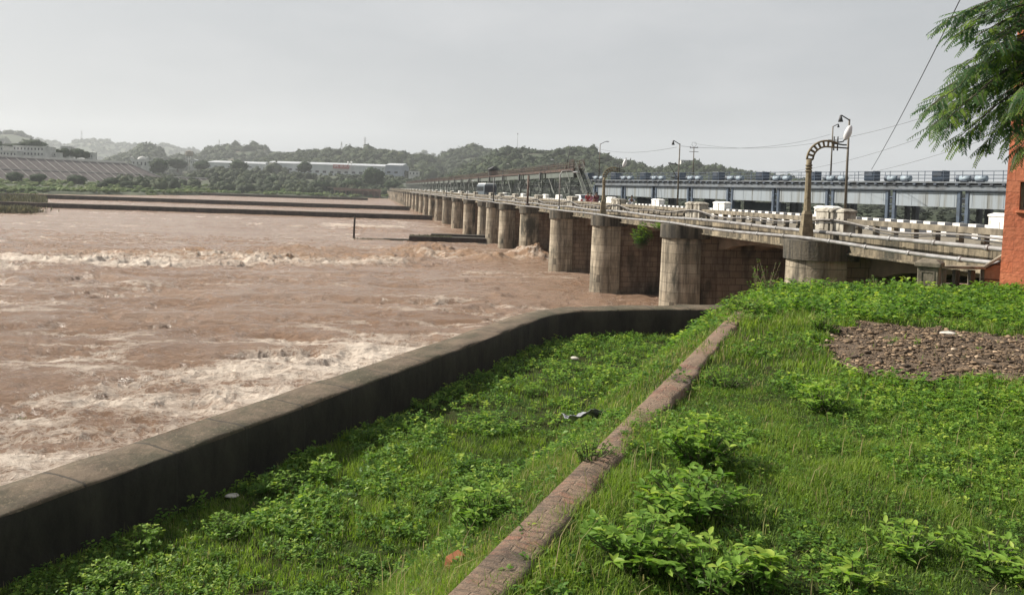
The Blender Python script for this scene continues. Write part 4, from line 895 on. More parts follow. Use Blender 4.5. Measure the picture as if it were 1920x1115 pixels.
for i, a in enumerate([
    (62, 261, 277, 38, 610, 'broad dark tree rising behind the white building on the stone embankment'), (26, 268, 280, 30, 640, 'reddish brown dull tree left of the broad dark tree on the embankment'),
    (98, 277, 294, 25, 560, 'round tree right of the long white building, first of the row on the embankment'), (122, 278, 293, 18, 565, 'small lighter green tree second in the row on the embankment'), (143, 277, 294, 24, 570, 'dark round tree third in the row on the embankment'), (160, 283, 295, 15, 575, 'small tree at the right end of the row on the embankment'),
    (-5, 262, 282, 16, 600, 'tree cut by the left edge of the picture beside the white building'),
    (298, 295, 322, 32, 700, 'tall bushy tree right of the domed white house'), (333, 297, 314, 32, 800, 'round tree below the water tower on its left'), (376, 301, 316, 28, 800, 'round tree right of the water tower'),
    (449, 299, 320, 30, 760, 'tree standing before the left end of the factory'), (507, 309, 321, 13, 790, 'small tree before the second factory hall'), (571, 302, 322, 24, 780, 'dark tree hiding a gap in the factory roofline'), (699, 312, 346, 36, 680, 'tall dark tree in front of the right end of the factory'),
    (511, 328, 348, 20, 640, 'narrow dark tree in the middle of the wooded bank'), (417, 339, 359, 27, 560, 'dark bushy tree at the water edge left of the white posts'), (603, 336, 358, 32, 610, 'brownish tree left of the old landing stage'), (660, 334, 356, 38, 640, 'wide dark tree behind the old landing stage'), (735, 338, 352, 26, 640, 'tree just left of the far end of the bridge'),
    (27, 321, 339, 28, 430, 'grey green bush in front of the striped embankment near the left edge'), (71, 325, 339, 24, 435, 'second bush in front of the striped embankment'), (146, 328, 343, 32, 445, 'wide olive bush at the foot of the striped embankment'), (208, 332, 345, 26, 455, 'low olive bush near the right foot of the striped embankment'), (236, 338, 351, 20, 440, 'round dark bush on the green bank right of the embankment'), (192, 340, 352, 16, 430, 'small dark bush in the green strip below the embankment')]):
    far_tree(*a, var=i)

# ---- striped stone embankment
rz0 = at(-420, 283, 390); 
A_ = Vector((-318, 480, 0)); ax = Vector((30, 80, 0)).normalized(); nr_ = Vector((ax.y, -ax.x, 0))
def emb(name, s0, s1, zt, zb, off, run, mats, rib_step, slab_label):
    e = empty(name, A_)
    P_ = lambda s, f, up_=0: ax*s+nr_*(off+run*f+up_*.5)+Vector((0, 0, zt+(zb-zt)*f+up_))
    mb = MB(); vs = [P_(s0, 0), P_(s1, 0), P_(s1+run*.9, 1), P_(s0-5, 1), P_(s0, 0)-nr_*6-Vector((0, 0, 12)), P_(s1, 0)-nr_*6-Vector((0, 0, 12)), P_(s1+run*.9, 1)-Vector((0, 0, 6))-nr_*30, P_(s0-5, 1)-Vector((0, 0, 6))-nr_*30]
    mb.add(vs, [(0, 3, 2, 1), (4, 5, 6, 7), (0, 1, 5, 4), (1, 2, 6, 5), (2, 3, 7, 6), (3, 0, 4, 7)]); mb.build('stone_facing', M['revet'], e)
    mb = MB(); s = s0+1
    while s < s1-.5: mb.bar(P_(s, .0, .15), P_(s, .98, .15), .28); s += rib_step
    mb.bar(P_(s0, .5, .1), P_(s1, .5, .1), .22); mb.bar(P_(s0, .0, .1), P_(s1, .0, .1), .5); mb.bar(P_(s1, 0, .1), P_(s1+run*.85, .97, .1), .35)
    mb.build('concrete_ribs', M['rib'], e); return e
M['revet'] = simple('pitched_stone', (0.15, 0.125, 0.12), (0.07, 0.06, 0.058), .5, .95, .1, lo=.3, hi=.7); M['rib'] = simple('concrete_rib', (0.42, 0.40, 0.36), (0.28, 0.27, 0.25), .4, .9)
M['house'] = simple('old_white_wall', (0.55, 0.55, 0.53), (0.38, 0.38, 0.37), .25, .9); M['dark_win'] = simple('dark_opening', (0.05, 0.06, 0.07), (0.03, 0.03, 0.04), 1, .5)
E1 = emb('striped_embankment', -150, 98, 19.6, 4.5, 0, 27, None, 6.6, ''); tag(E1, 'large grey stone embankment with pale slanting ribs below the white building', 'embankment')
E2 = emb('striped_embankment', 98, 205, 11.0, 3.5, 8, 14, None, 7.5, ''); tag(E2, 'lower stone embankment with pale ribs running on to the right from the large one', 'embankment')
mb = MB(); c_ = [A_+ax*-150-nr_*.5, A_+ax*97-nr_*.5, A_+ax*97-nr_*160, A_+ax*-150-nr_*160]; mb.prism([(v.x, v.y) for v in c_][::-1], 2, 19.5); tag(mb.build('terrace', M['far_soil']), kind='structure')
mb = MB(); q0, q1 = A_+ax*-150-nr_*2.2, A_+ax*96-nr_*2.2; mb.prism([(q0.x, q0.y), (q1.x, q1.y), (q1.x-nr_.x*.6, q1.y-nr_.y*.6), (q0.x-nr_.x*.6, q0.y-nr_.y*.6)][::-1], 19.0, 21.2); tag(mb.build('boundary_wall', M['house']), 'pale boundary wall running along the top of the striped embankment', 'wall')
def house(name, x0, x1, yt, yb, D, dep, label, rows_=1, cols=6, mat='house', roof=None, cat='building', wfrac=.35, rz=0.0):
    a = at(x0, yb, D); b_ = at(x1, yb, D); h = (yb-yt)*D/1450; W = b_.x-a.x; e = empty(name, ((a.x+b_.x)/2, D, a.z), rz)
    mb = MB(); mb.box(-W/2, W/2, 0, dep, -6, h); mb.build('wall', M[mat], e)
    mb = MB()
    if roof == 'gable': mb.ext([(-W/2-.4, h-.05), (0, h+W*.16), (W/2+.4, h-.05)], 'y', -.4, dep+.4)
    elif roof == 'shed': mb.ext([(-.5, h), (dep*.5, h+dep*.07), (dep+.5, h)], 'x', -W/2-.3, W/2+.3)
    else: mb.box(-W/2-.25, W/2+.25, -.25, dep+.25, h+.01, h+.35)
    mb.build('roof', M['roofing'] if roof else M[mat], e)
    for r_ in range(rows_):
        for c in range(cols):
            x_ = -W/2+W*(c+.5)/cols; z_ = h*(r_+.5)/rows_; ww = W/cols*wfrac; hh = h/rows_*.42; mb = MB(); mb.box(x_-ww/2, x_+ww/2, -.12, -.01, z_-hh/2, z_+hh/2); mb.build('window', M['dark_win'], e)
    return tag(e, label, cat)
M['roofing'] = simple('grey_roofing', (0.38, 0.40, 0.42), (0.30, 0.32, 0.34), .1, .7); M['roof_red'] = simple('brown_wall', (0.20, 0.13, 0.10), (0.12, 0.08, 0.07), .3, .9)
house('white_building', 24, 82, 273.5, 292, 535, 14, 'long white two storey building on top of the striped embankment', 2, 9)
house('white_building', 5, 31, 283.5, 293, 528, 6, 'low white block in front of the left end of the long white building', 1, 4)
house('white_building', -14, 6, 274, 292, 540, 12, 'white building cut off by the left edge of the picture', 2, 3)
house('white_building', 84, 105, 286, 293, 545, 8, 'low white wing between trees right of the long white building', 1, 4)
house('tower_block', 113, 127, 275, 291, 580, 8, 'small white block with a flat overhanging roof between the round trees', 2, 2)
house('white_building', 162, 174, 286.5, 299, 590, 6, 'small white kiosk with a blue grey roof at the end of the tree row', 1, 3)
house('small_house', 318, 330, 301, 307, 820, 8, 'tiny white house left of the water tower', 1, 3, roof='gable'); house('small_house', 357, 368, 300, 308, 830, 8, 'tiny white house just right of the water tower', 1, 3, roof='gable')
house('small_house', 766, 785, 321, 329, 860, 8, 'small white house on the slope above the far end of the bridge', 1, 3)
house('hilltop_building', 1277, 1299, 300.5, 306, 885, 10, 'low tan building on the hilltop behind the brown lamp pole', 1, 5)
# domed house
dh = house('domed_house', 247, 276, 299, 314, 720, 12, 'white house with a dome and corner turrets above the striped embankment', 1, 4); mb = MB()
mb.ball((0, 5, 7.6), (4.2, 4.2, 3.2), 16, 8); mb.tube([(0, 5, 10.4), (0, 5, 12)], [.3, .1], 6); mb.build('dome', M['house'], dh)
for x_ in (-7.2, 7.2): mb = MB(); mb.box(x_-1, x_+1, -.5, 1.5, 6, 9.4); mb.ball((x_, .5, 9.4), (1.1, 1.1, 1.1), 8, 6); mb.build('turret', M['house'], dh)
house('small_house', 239, 256, 307.5, 315, 690, 8, 'small arched white house below the domed house', 1, 3)
# water tower
wt_ = empty('water_tower', at(355, 303, 1000)); mb = MB()
for x_ in (-3.2, 3.2):
    for y_ in (-3.2, 3.2): mb.bar((x_*.8, y_*.8, -6), (x_, y_, 7), .5)
mb.bar((-3, -3, 3), (3, -3, 3), .3); mb.build('legs', M['house'], wt_); mb = MB(); mb.tube([(0, 0, 6.8), (0, 0, 8), (0, 0, 13)], [3.2, 4.8, 4.8], 14, smooth=False); mb.build('tank', M['concrete'], wt_); mb = MB(); mb.tube([(0, 0, 13), (0, 0, 14.2)], [5.1, .6], 14, smooth=False); mb.build('tank_roof', M['concrete'], wt_)
tag(wt_, 'grey brown water tower with a wide tank on legs', 'water tower')
# factory
fac = empty('factory', at(560, 325, 905)); FO = fac.location
tag(fac, 'long pale factory of several low halls with a red sign board', 'factory')
M['fac'] = simple('factory_cladding', (0.50, 0.52, 0.52), (0.40, 0.42, 0.43), .2, .7, stretch=(1, 1, .1)); M['fac2'] = simple('factory_blue_cladding', (0.30, 0.33, 0.39), (0.24, 0.27, 0.33), .2, .7)
for (x0, x1, yt, yb, D, mt) in ((386, 462, 304, 312, 960, 'fac'), (463, 497, 306.5, 313.5, 955, 'fac'), (498, 561, 305, 317, 930, 'fac'), (561, 722, 307, 322, 905, 'fac'), (722.5, 754, 309.5, 324, 905.5, 'fac2')):
    a = at(x0, yb, D)-FO; b_ = at(x1, yb, D)-FO; h = (yb-yt)*D/1450
    mb = MB(); mb.box(a.x, b_.x, a.y, a.y+60, a.z-7, a.z+h); hl = mb.build('hall', M[mt], fac)
    mb = MB(); mb.ext([(a.y-.6, a.z+h), (a.y+30, a.z+h+3.2), (a.y+60, a.z+h)], 'x', a.x-.3, b_.x+.3); mb.build('roof', M['roofing'], hl)
    mb = MB(); k = a.x+2
    while k < b_.x-4: mb.box(k, k+4, a.y-.15, a.y-.01, a.z-.5, a.z+h*.22); k += 8.5
    mb.build('window_band', M['dark_win'], hl)
sg = MB(); a = at(624.5, 315.5, 903)-FO; b_ = at(655, 309.3, 903)-FO; sg.box(a.x, b_.x, a.y-.3, a.y, a.z, b_.z); sgo = sg.build('sign_board', CL('sign_red', (.40, .06, .06)), fac)
tx = bpy.data.curves.new('sign_text', 'FONT'); tx.body = 'SML ISUZU'; tx.size = 3.6; tx.extrude = .05; tx.align_x = 'CENTER'; tx.align_y = 'CENTER'
to = bpy.data.objects.new('tmp', tx); COL.objects.link(to); bpy.context.view_layer.update(); tme = bpy.data.meshes.new_from_object(to.evaluated_get(bpy.context.evaluated_depsgraph_get())); bpy.data.objects.remove(to)
wt2 = (b_.x-a.x)*.92; tw = max(v.co.x for v in tme.vertices)-min(v.co.x for v in tme.vertices)
tl = link('lettering', tme, M['white_paint'], sgo, ((a.x+b_.x)/2, a.y-.37, (a.z+b_.z)/2)); tl.rotation_euler = (R(90), 0, 0); tl.scale = (wt2/tw, 1.0, 1)
for x_ in (652.5, 659): q = at(x_, 305, 915); mb = MB(); mb.tube([(0, 0, -3), (0, 0, .5)], .8, 10); mb.ball((0, 0, .5), (1.3, 1.3, 1.1), 10, 6); tag(mb.build('roof_tank', M['white_paint'], loc=q), 'small white water tank on the factory roof behind the red sign', 'tank', 'tanks on the factory roof')
# old landing stage
ls = empty('landing_stage', at(668, 369, 572)); tag(ls, 'old brown landing stage on posts at the far water edge', 'pier'); mb = MB(); mb.box(-17, 18, 0, 6, 4.2, 5.0); mb.box(-17, 18, .2, .5, 5.0, 6.0); mb.build('deck', M['roof_red'], ls)
for k in range(9): mb = MB(); x_ = -16.4+k*4.2; mb.box(x_-.35, x_+.35, .3, 1.2, -3, 4.2); mb.build('column', M['concrete'] if k % 3 == 0 else M['roof_red'], ls)
mb = MB(); mb.box(-15, 17, 5, 5.6, -2, 3.9); mb.build('back_wall', M['roof_red'], ls); mb = MB(); mb.box(-22, -5, 2, 4, 6.0, 6.6); mb.bar((-7, 3, 6), (-5.6, 3, 9), .3); mb.bar((-5, 3, 6), (-3.6, 3, 9), .3); mb.bar((-9, 3, 6), (-7.6, 3, 9), .3); mb.build('broken_rail', M['concrete'], ls)
# pylons
def pylon(x, yt, yb, D, label):
    b_ = at(x, yb, D); h = (yb-yt)*D/1450; e = empty('transmission_pylon', b_); r_ = h*.006+.04; mb = MB(); w0 = h*.13
    for sx in (-1, 1):
        for sy in (-1, 1): mb.bar((w0*sx, w0*sy, -h*.3), (.15*sx, .15*sy, h), r_)
    for k in range(6):
        z0, z1 = h*k/6, h*(k+1)/6; a0, a1 = w0*(1-k/6), w0*(1-(k+1)/6)
        mb.bar((-a0, -a0, z0), (a1, -a1, z1), r_*.7); mb.bar((a0, -a0, z0), (-a1, -a1, z1), r_*.7)
    mb.build('lattice', M['pole'], e)
    for f in (.68, .82, .95): mb = MB(); mb.bar((-h*.16, 0, h*f), (h*.16, 0, h*f), r_*.9); mb.build('crossarm', M['pole'], e)
    tag(e, label, 'pylon')
pylon(153, 245, 262, 3100, 'faint pylon on the hazy ridge behind the striped embankment'); pylon(640, 266, 283, 1230, 'lattice pylon on the middle ridge, left of the taller one'); pylon(684, 257, 277, 1240, 'taller lattice pylon on top of the middle ridge'); pylon(411, 262, 273, 1590, 'small pylon on the flat topped hill at the left')
e = empty('radio_mast', at(970, 275, 900)); mb = MB(); mb.tube([(0, 0, -2), (0, 0, 14.5)], [.22, .12], 6); mb.build('mast', M['pole'], e); mb = MB(); mb.ball((0, 0, 14.6), (.8, .8, .6), 8, 6); mb.bar((0, 0, 16), (0, 0, 14.5), .1); mb.build('mast_head', M['dark_steel'], e); tag(e, 'slender mast on the wooded hilltop above the rusty gantry', 'mast')
# ================================================================ ORANGE BRICK TOWER, POST, STAIR WALL
M['tower'] = stonemat('orange_painted_brick', (0.48, 0.14, 0.065), (0.53, 0.18, 0.09), (0.36, 0.09, 0.045), row=0.30, bw=0.62, streak=0.25, mort=0.003, red=0)
TL = at(1872, 541, 20.2); tw_ = empty('orange_tower', (TL.x, TL.y, 0), R(-40)); tag(tw_, 'tall orange red painted brick tower at the right edge', 'tower')
mb = MB(); mb.box(0, 4.6, 0, 4.4, 5.6, 18.5, tap=.22)
wx0, wx1, wz0, wz1 = .36, 1.55, 8.24, 8.97
body = MB(); T_ = lambda z: .22*(z-5.6)/12.9
def wq(x, z): return (x+0, T_(z)*1.0, z)
# front wall with a real opening
Zs = [5.6, wz0, wz1, 18.5]
def fr(x, z): return (x, T_(z), z)
Lx = lambda z: T_(z); Rx = lambda z: 4.6-T_(z)
vs = []; fs = []
for z in Zs: vs += [fr(Lx(z), z), fr(wx0, z), fr(wx1, z), fr(Rx(z), z)]
for r_ in range(3):
    for c_ in range(3):
        if r_ == 1 and c_ == 1: continue
        a = r_*4+c_; fs.append((a, a+1, a+5, a+4))
body.add(vs, fs)
body.add([(4.6, 0, 5.6), (4.38, .22, 18.5), (4.38, 4.18, 18.5), (4.6, 4.4, 5.6), (0, 4.4, 5.6), (.22, 4.18, 18.5), (.22, .22, 18.5), (0, 0, 5.6)], [(0, 3, 2, 1), (3, 4, 5, 2), (4, 7, 6, 5), (6, 1, 2, 5)])
d_ = .32; q = [(wx0, wz0), (wx1, wz0), (wx1, wz1), (wx0, wz1)]
body.add([fr(x, z) for x, z in q]+[(x, T_(z)+d_, z) for x, z in q], [(0, 1, 5, 4), (1, 2, 6, 5), (2, 3, 7, 6), (3, 0, 4, 7)])
body.build('wall', M['tower'], tw_)
mb = MB(); mb.box(-.05, 4.65, -.05, 4.45, 1.5, 6.12, tap=.03); mb.build('plinth', M['tower'], tw_)
y0 = T_(8.6); mb = MB(); f_ = .07
mb.box(wx0+.003, wx0+f_, y0+.16, y0+.26, wz0+.003, wz1-.003); mb.box(wx1-f_, wx1-.003, y0+.16, y0+.26, wz0+.003, wz1-.003); mb.box(wx0+f_, wx1-f_, y0+.16, y0+.26, wz0+.003, wz0+f_); mb.box(wx0+f_, wx1-f_, y0+.16, y0+.26, wz1-f_, wz1-.003); mb.box(.92, .98, y0+.17, y0+.25, wz0+f_, wz1-f_)
wn_ = mb.build('window', M['lamp_post'], tw_); mb = MB(); mb.box(wx0+.05, wx1-.05, y0+.20, y0+.22, wz0+.05, wz1-.05); mb.build('pane', M['glass'], wn_)
mb = MB(); mb.box(wx0-.08, wx1+.08, y0-.08, y0+.16, wz0-.07, wz0-.004); mb.build('sill', M['tower'], tw_)
pp = at(1741, 545, 19.9); ps = empty('stone_post', (pp.x, pp.y, pp.z-.25), R(-38)); tag(ps, 'short square stone post with a wider cap standing in the grass near the bridge', 'post')
mb = MB(); mb.box(-.24, .24, -.24, .24, 0, .88); mb.box(-.20, .20, -.20, .20, -.6, 0); mb.build('shaft', M['concrete'], ps, bevel=.015)
mb = MB()
for (x0, x1, z0, z1) in ((-.16, -.13, .3, .74), (.13, .16, .3, .74), (-.16, .16, .74, .77)): mb.box(x0, x1, -.255, -.24, z0, z1)
mb.build('panel_moulding', M['concrete'], ps); mb = MB(); mb.box(-.30, .30, -.30, .30, .88, .98); mb.prism([(-.3, -.3), (.3, -.3), (.3, .3), (-.3, .3)], .981, 1.07, [(-.17, -.17), (.17, -.17), (.17, .17), (-.17, .17)]); mb.build('cap', M['concrete'], ps, bevel=.012)
# stair wall beside the tower
sw_ = empty('stair_wall', (0, 0, 0)); tag(sw_, 'low stone stair wall with a sloping coping between the stone post and the orange tower', 'wall')
a, b_, c_, d_ = at(1768, 503, 21.6), at(1843, 504, 21.4), at(1880, 481, 21.2), at(1900, 470, 21.1)
def coping(P, w_, h_, mb):
    for p, q in zip(P[:-1], P[1:]):
        d = (q-p); n_ = Vector((d.y, -d.x, 0)).normalized()*w_/2; zz = Vector((0, 0, h_)); mb.add([p-n_, q-n_, q+n_, p+n_, p-n_+zz, q-n_+zz, q+n_+zz, p+n_+zz], [(0, 3, 2, 1), (4, 5, 6, 7), (0, 1, 5, 4), (1, 2, 6, 5), (2, 3, 7, 6), (3, 0, 4, 7)][0:6])
mb = MB(); coping([a-Vector((.6, 0, 0)), b_, c_, d_], .34, .07, mb); mb.build('coping', M['concrete'], sw_)
mb = MB(); 
for x_ in (1768, 1793, 1822, 1845): q = at(x_, 505, 21.5); mb.box(q.x-.06, q.x+.06, q.y-.08, q.y+.08, 4.6, 6.52)
mb.build('baluster', M['cap'], sw_); mb = MB(); mb.box(a.x-.6, b_.x, a.y+.1, a.y+.35, 4.4, 6.1)
mb.add([b_+Vector((0, -.08, -2.2)), c_+Vector((0.3, -.08, -2.2)), c_+Vector((.3, -.08, 0)), b_+Vector((0, -.08, 0)), b_+Vector((0, .1, -2.2)), c_+Vector((0.3, .1, -2.2)), c_+Vector((.3, .1, 0)), b_+Vector((0, .1, 0))], [(0, 1, 2, 3), (7, 6, 5, 4), (0, 4, 5, 1), (3, 2, 6, 7), (0, 3, 7, 4), (1, 5, 6, 2)]); mb.build('wall_body', M['masonry'], sw_)
# abutment behind
mb = MB(); mb.box(2.6, 14, tb(20.4)-8, tb(20.4)+2.6, -2, 6.0); mb.box(1.9, 14, tb(20.4)-12, tb(20.4)-8, -2, 5.98); mb.build('abutment', M['masonry'], bridge)
mb = MB(); mb.box(1.93, 2.35, PT[0]-16, PT[0]-.01, 6.12, 6.92); mb.box(1.96, 2.24, PT[0]-16, PT[0]-1.2, 7.36, 7.58); mb.box(2.06, 2.14, PT[0]-16, PT[0]-1.2, 6.92, 7.36); mb.box(2.36, 11.5, PT[0]-16, PT[0]-.01, 6.2, 6.72); mb.build('approach_parapet', M['fascia'], bridge)

# ================================================================ LEAVES
def leafmesh(P, D, Nn, ln, wd_, tint, fold=.18, droop=0.0):
    """pointed oval leaves: base P, direction D, normal Nn"""
    D = D/np.linalg.norm(D, axis=1)[:, None]; S_ = np.cross(D, Nn); S_ /= (np.linalg.norm(S_, axis=1)[:, None]+1e-9); U = np.cross(S_, D)
    ln = ln[:, None]; w_ = wd_[:, None]; f = fold
    v = [P, P+D*ln*.35-S_*w_*.5+U*w_*f, P+D*ln*.4, P+D*ln*.35+S_*w_*.5+U*w_*f, P+D*ln*.72-S_*w_*.36+U*w_*f*.7-U*ln*droop*.4, P+D*ln*.72+S_*w_*.36+U*w_*f*.7-U*ln*droop*.4, P+D*ln-U*ln*droop]
    n_ = len(P); V = np.stack(v, 1).reshape(-1, 3); b_ = (np.arange(n_)*7)[:, None, None]
    t = np.array([[0, 2, 1], [0, 3, 2], [1, 2, 4], [2, 3, 5], [2, 6, 4], [2, 5, 6]])[None]
    return V, (b_+t).reshape(-1, 3), np.repeat(tint, 7)
M['sedge'] = leafmat('dry_sedge', [(0, (.05, .055, .03)), (.5, (.10, .10, .055)), (1, (.17, .16, .10))], .2, .8)
M['neem'] = leafmat('tree_leaves', [(0.0, (0.025, 0.06, 0.025)), (0.45, (0.065, 0.13, 0.04)), (0.75, (0.13, 0.21, 0.035)), (1.0, (0.20, 0.28, 0.04))], .55, .45)
M['leaf'] = leafmat('weed_leaves', [(0.0, (0.03, 0.07, 0.016)), (0.5, (0.09, 0.185, 0.03)), (0.85, (0.18, 0.30, 0.046)), (1.0, (0.32, 0.41, 0.07))], .45, .5)
M['blade'] = leafmat('grass_blades', [(0.0, (0.034, 0.062, 0.015)), (0.45, (0.108, 0.18, 0.028)), (0.85, (0.205, 0.30, 0.045)), (0.93, (0.26, 0.24, 0.10)), (1.0, (0.36, 0.29, 0.16))], .45, .6)
M['stem'] = simple('green_stem', (0.09, 0.11, 0.04), (0.07, 0.06, 0.03), 9, .8)
M['dry'] = simple('dry_twig', (0.20, 0.14, 0.09), (0.11, 0.08, 0.05), 9, .9)

# ---- tree at the upper right (trunk outside the frame)
tr = empty('tree', (0, 0, 0)); tag(tr, 'feathery leaved tree hanging over the orange tower at the upper right', 'tree')
tb0 = Vector((7.9, 9.6, 5.9)); fork = Vector((7.6, 9.3, 9.4))
mb = MB(); mb.tube([tb0, tb0+Vector((.1, -.1, 1.5)), fork], [.22, .18, .16], 10); mb.build('trunk', M['trunk'], tr)
g = np.random.default_rng(5); brm = MB(); FP, FD, FL = [], [], []
tips0 = [(1790, -70, 7.5), (1775, -22, 7.8), (1766, 58, 7.6), (1790, 72, 8.2), (1812, 92, 8.0), (1858, 88, 7.6), (1840, 100, 8.4), (1852, 135, 8.6), (1768, 183, 8.0), (1795, 160, 7.7), (1745, 209, 7.8), (1760, 222, 8.2), (1737, 256, 7.9), (1765, 262, 8.3), (1790, 276, 7.8), (1825, 250, 8.2), (1868, 262, 7.8), (1885, 240, 8.6), (1910, 290, 8.0), (1905, 200, 7.4), (1895, 150, 8.0), (1835, -60, 8.2), (1880, -90, 7.8), (1900, 60, 8.6), (1870, 20, 7.6), (1945, 330, 8.0), (1960, 240, 7.6), (2010, 300, 8.0), (2050, 100, 7.5), (1990, 20, 8.4), (1950, -100, 7.8), (2100, -200, 8.6), (2200, 60, 7.6), (2300, 240, 8.0), (2380, 20, 8.8), (2300, -200, 9.4), (2150, -320, 8.6), (1980, -280, 8.4), (2450, -100, 10), (2250, 150, 11), (2050, -100, 11), (2400, 300, 10)]
tips = list(tips0)
for (x, y, D_) in tips0:
    for k in range(0 if (1845 < x < 1925 and y < 140) else 2): tips.append((x+g.uniform(-12, 50), y+g.uniform(-38, 14), D_+g.uniform(-.6, .9)))
for (x, y, D_) in tips:
    tip = at(x+12, y-22, D_); hub = fork+Vector((g.uniform(-.3, .3), g.uniform(-.4, .4), .2+max(0, (160-y)/240)))
    mid = hub.lerp(tip, .5)+Vector((0, 0, .55+g.uniform(0, .25))); q3 = hub.lerp(tip, .78)+Vector((0, 0, .36))
    path = [fork, hub, mid, q3, tip]; pts = resample(smoothline(resample(path, .12), 4), .1); rr = [max(.004, .06*(1-k/len(pts))**1.3) for k in range(len(pts))]
    brm.tube(pts, rr, 5)
    L_ = len(pts)
    for k in range(int(L_*.38), L_, 1):
        f = k/L_; d = (pts[min(k+1, L_-1)]-pts[k-1]).normalized(); 
        for s in ((-1, 1) if g.random() < .55+.25*f else (1 if g.random() < .5 else -1,)):
            side = d.cross(Vector((0, 0, 1))).normalized()*s; dirn = (d*g.uniform(.6, 1.2)+side*g.uniform(.15, .8)+Vector((0, 0, g.uniform(-.35, .22)))).normalized()
            FP.append(pts[k]); FD.append(dirn); FL.append(g.uniform(.22, .42)*(1.0-.35*f))
    FP.append(tip); FD.append((tip-q3).normalized()+Vector((0, 0, -.2))); FL.append(.32)
brm.build('branches', M['trunk'], tr)
P_, D_, N_2, LN, TI = [], [], [], [], []
rm = MB()
for p, d, L_ in zip(FP, FD, FL):
    d = d.normalized(); ti = g.uniform(0, 1)**1.3; n_ = max(7, int(L_/.026)); side = d.cross(Vector((0, 0, 1))); side = side.normalized() if side.length > .1 else Vector((1, 0, 0)); upv = side.cross(d); tilt = g.uniform(-.5, .5); side = (side*math.cos(tilt)+upv*math.sin(tilt)); q = p.copy(); dd = d.copy(); rp_ = [p]
    for k in range(n_):
        dd = (dd+Vector((0, 0, -.028))).normalized(); q = q+dd*(L_/n_); f = k/n_; rp_.append(q)
        if k < 1: continue
        for s in (-1, 1):
            P_.append(q); D_.append(dd*(.75+.3*f)+side*s+Vector((0, 0, -.25-.3*g.random()))); N_2.append(upv); LN.append((.062-.030*abs(f-.35))*g.uniform(.85, 1.15)); TI.append(ti*.8+g.uniform(0, .2))
    rm.tube(rp_[::3]+[rp_[-1]], .0022, 3, False)
rm.build('leaf_stalks', M['stem'], tr)
LN = np.array(LN); V, F, T = leafmesh(np.array([tuple(x) for x in P_]), np.array([tuple(x) for x in D_]), np.array([tuple(x) for x in N_2]), LN*.95, LN*.27, np.array(TI), droop=.12)
link('leaves', npmesh('leaves', V, F, {'tint': T}), M['neem'], tr)

# ================================================================ GRASS AND WEEDS
def onground(x, y):
    d = ray(x, y); t = 2.0
    while t < 60:
        p = EYE+d*t
        if p[2] <= float(zg(p[0], p[1])): return Vector((p[0], p[1], float(zg(p[0], p[1]))))
        t += .04
    return Vector(p)
GPC = [(1572, 612), (1640, 606), (1760, 618), (1925, 634), (2100, 650), (2200, 700), (2100, 730), (1925, 722), (1760, 722), (1640, 708), (1585, 680), (1562, 650)]
GP = [onz(x, y, 6.1) for x, y in GPC]; GPxy = [(p.x, p.y) for p in GP]
wallc = WALL
def vis_ok(X, Y): return (np.abs(X/np.maximum(Y, .1)-0) < .80)&(Y > 2.2)
def sample(n, dmin, dmax, g):
    Y = np.sqrt(g.uniform(dmin**2, dmax**2, n)); X = g.uniform(-.80, 1.25, n)*Y; return X, Y
def kuv(X, Y): return (X-KA.x)*kn.x+(Y-KA.y)*kn.y, (X-KA.x)*kd.x+(Y-KA.y)*kd.y
def allowed(X, Y, g, kerbgap=True):
    ok = inpoly(X, Y, poly)&(walldist(X, Y) > .72)
    jx = X+(fbm(X*2.5, Y*2.5, 81, 2)-.5)*.9; jy = Y+(fbm(X*2.5+9, Y*2.5, 82, 2)-.5)*.7
    gp = inpoly(jx, jy, GPxy); ok &= ~(gp&(g.uniform(0, 1, len(X)) > .012))
    u, v = kuv(X, Y); wob = (fbm(v*1.3, v*0, 83, 3)-.5)*.22; onk = (u > -.14+wob)&(u < .19+wob*1.3)&(v < klen+.5)&(v > -5)
    patch = fbm(v*1.1, u*2.5, 84, 3) > .45
    ok &= ~(onk&~(patch&(g.uniform(0, 1, len(X)) < .55)))
    return ok
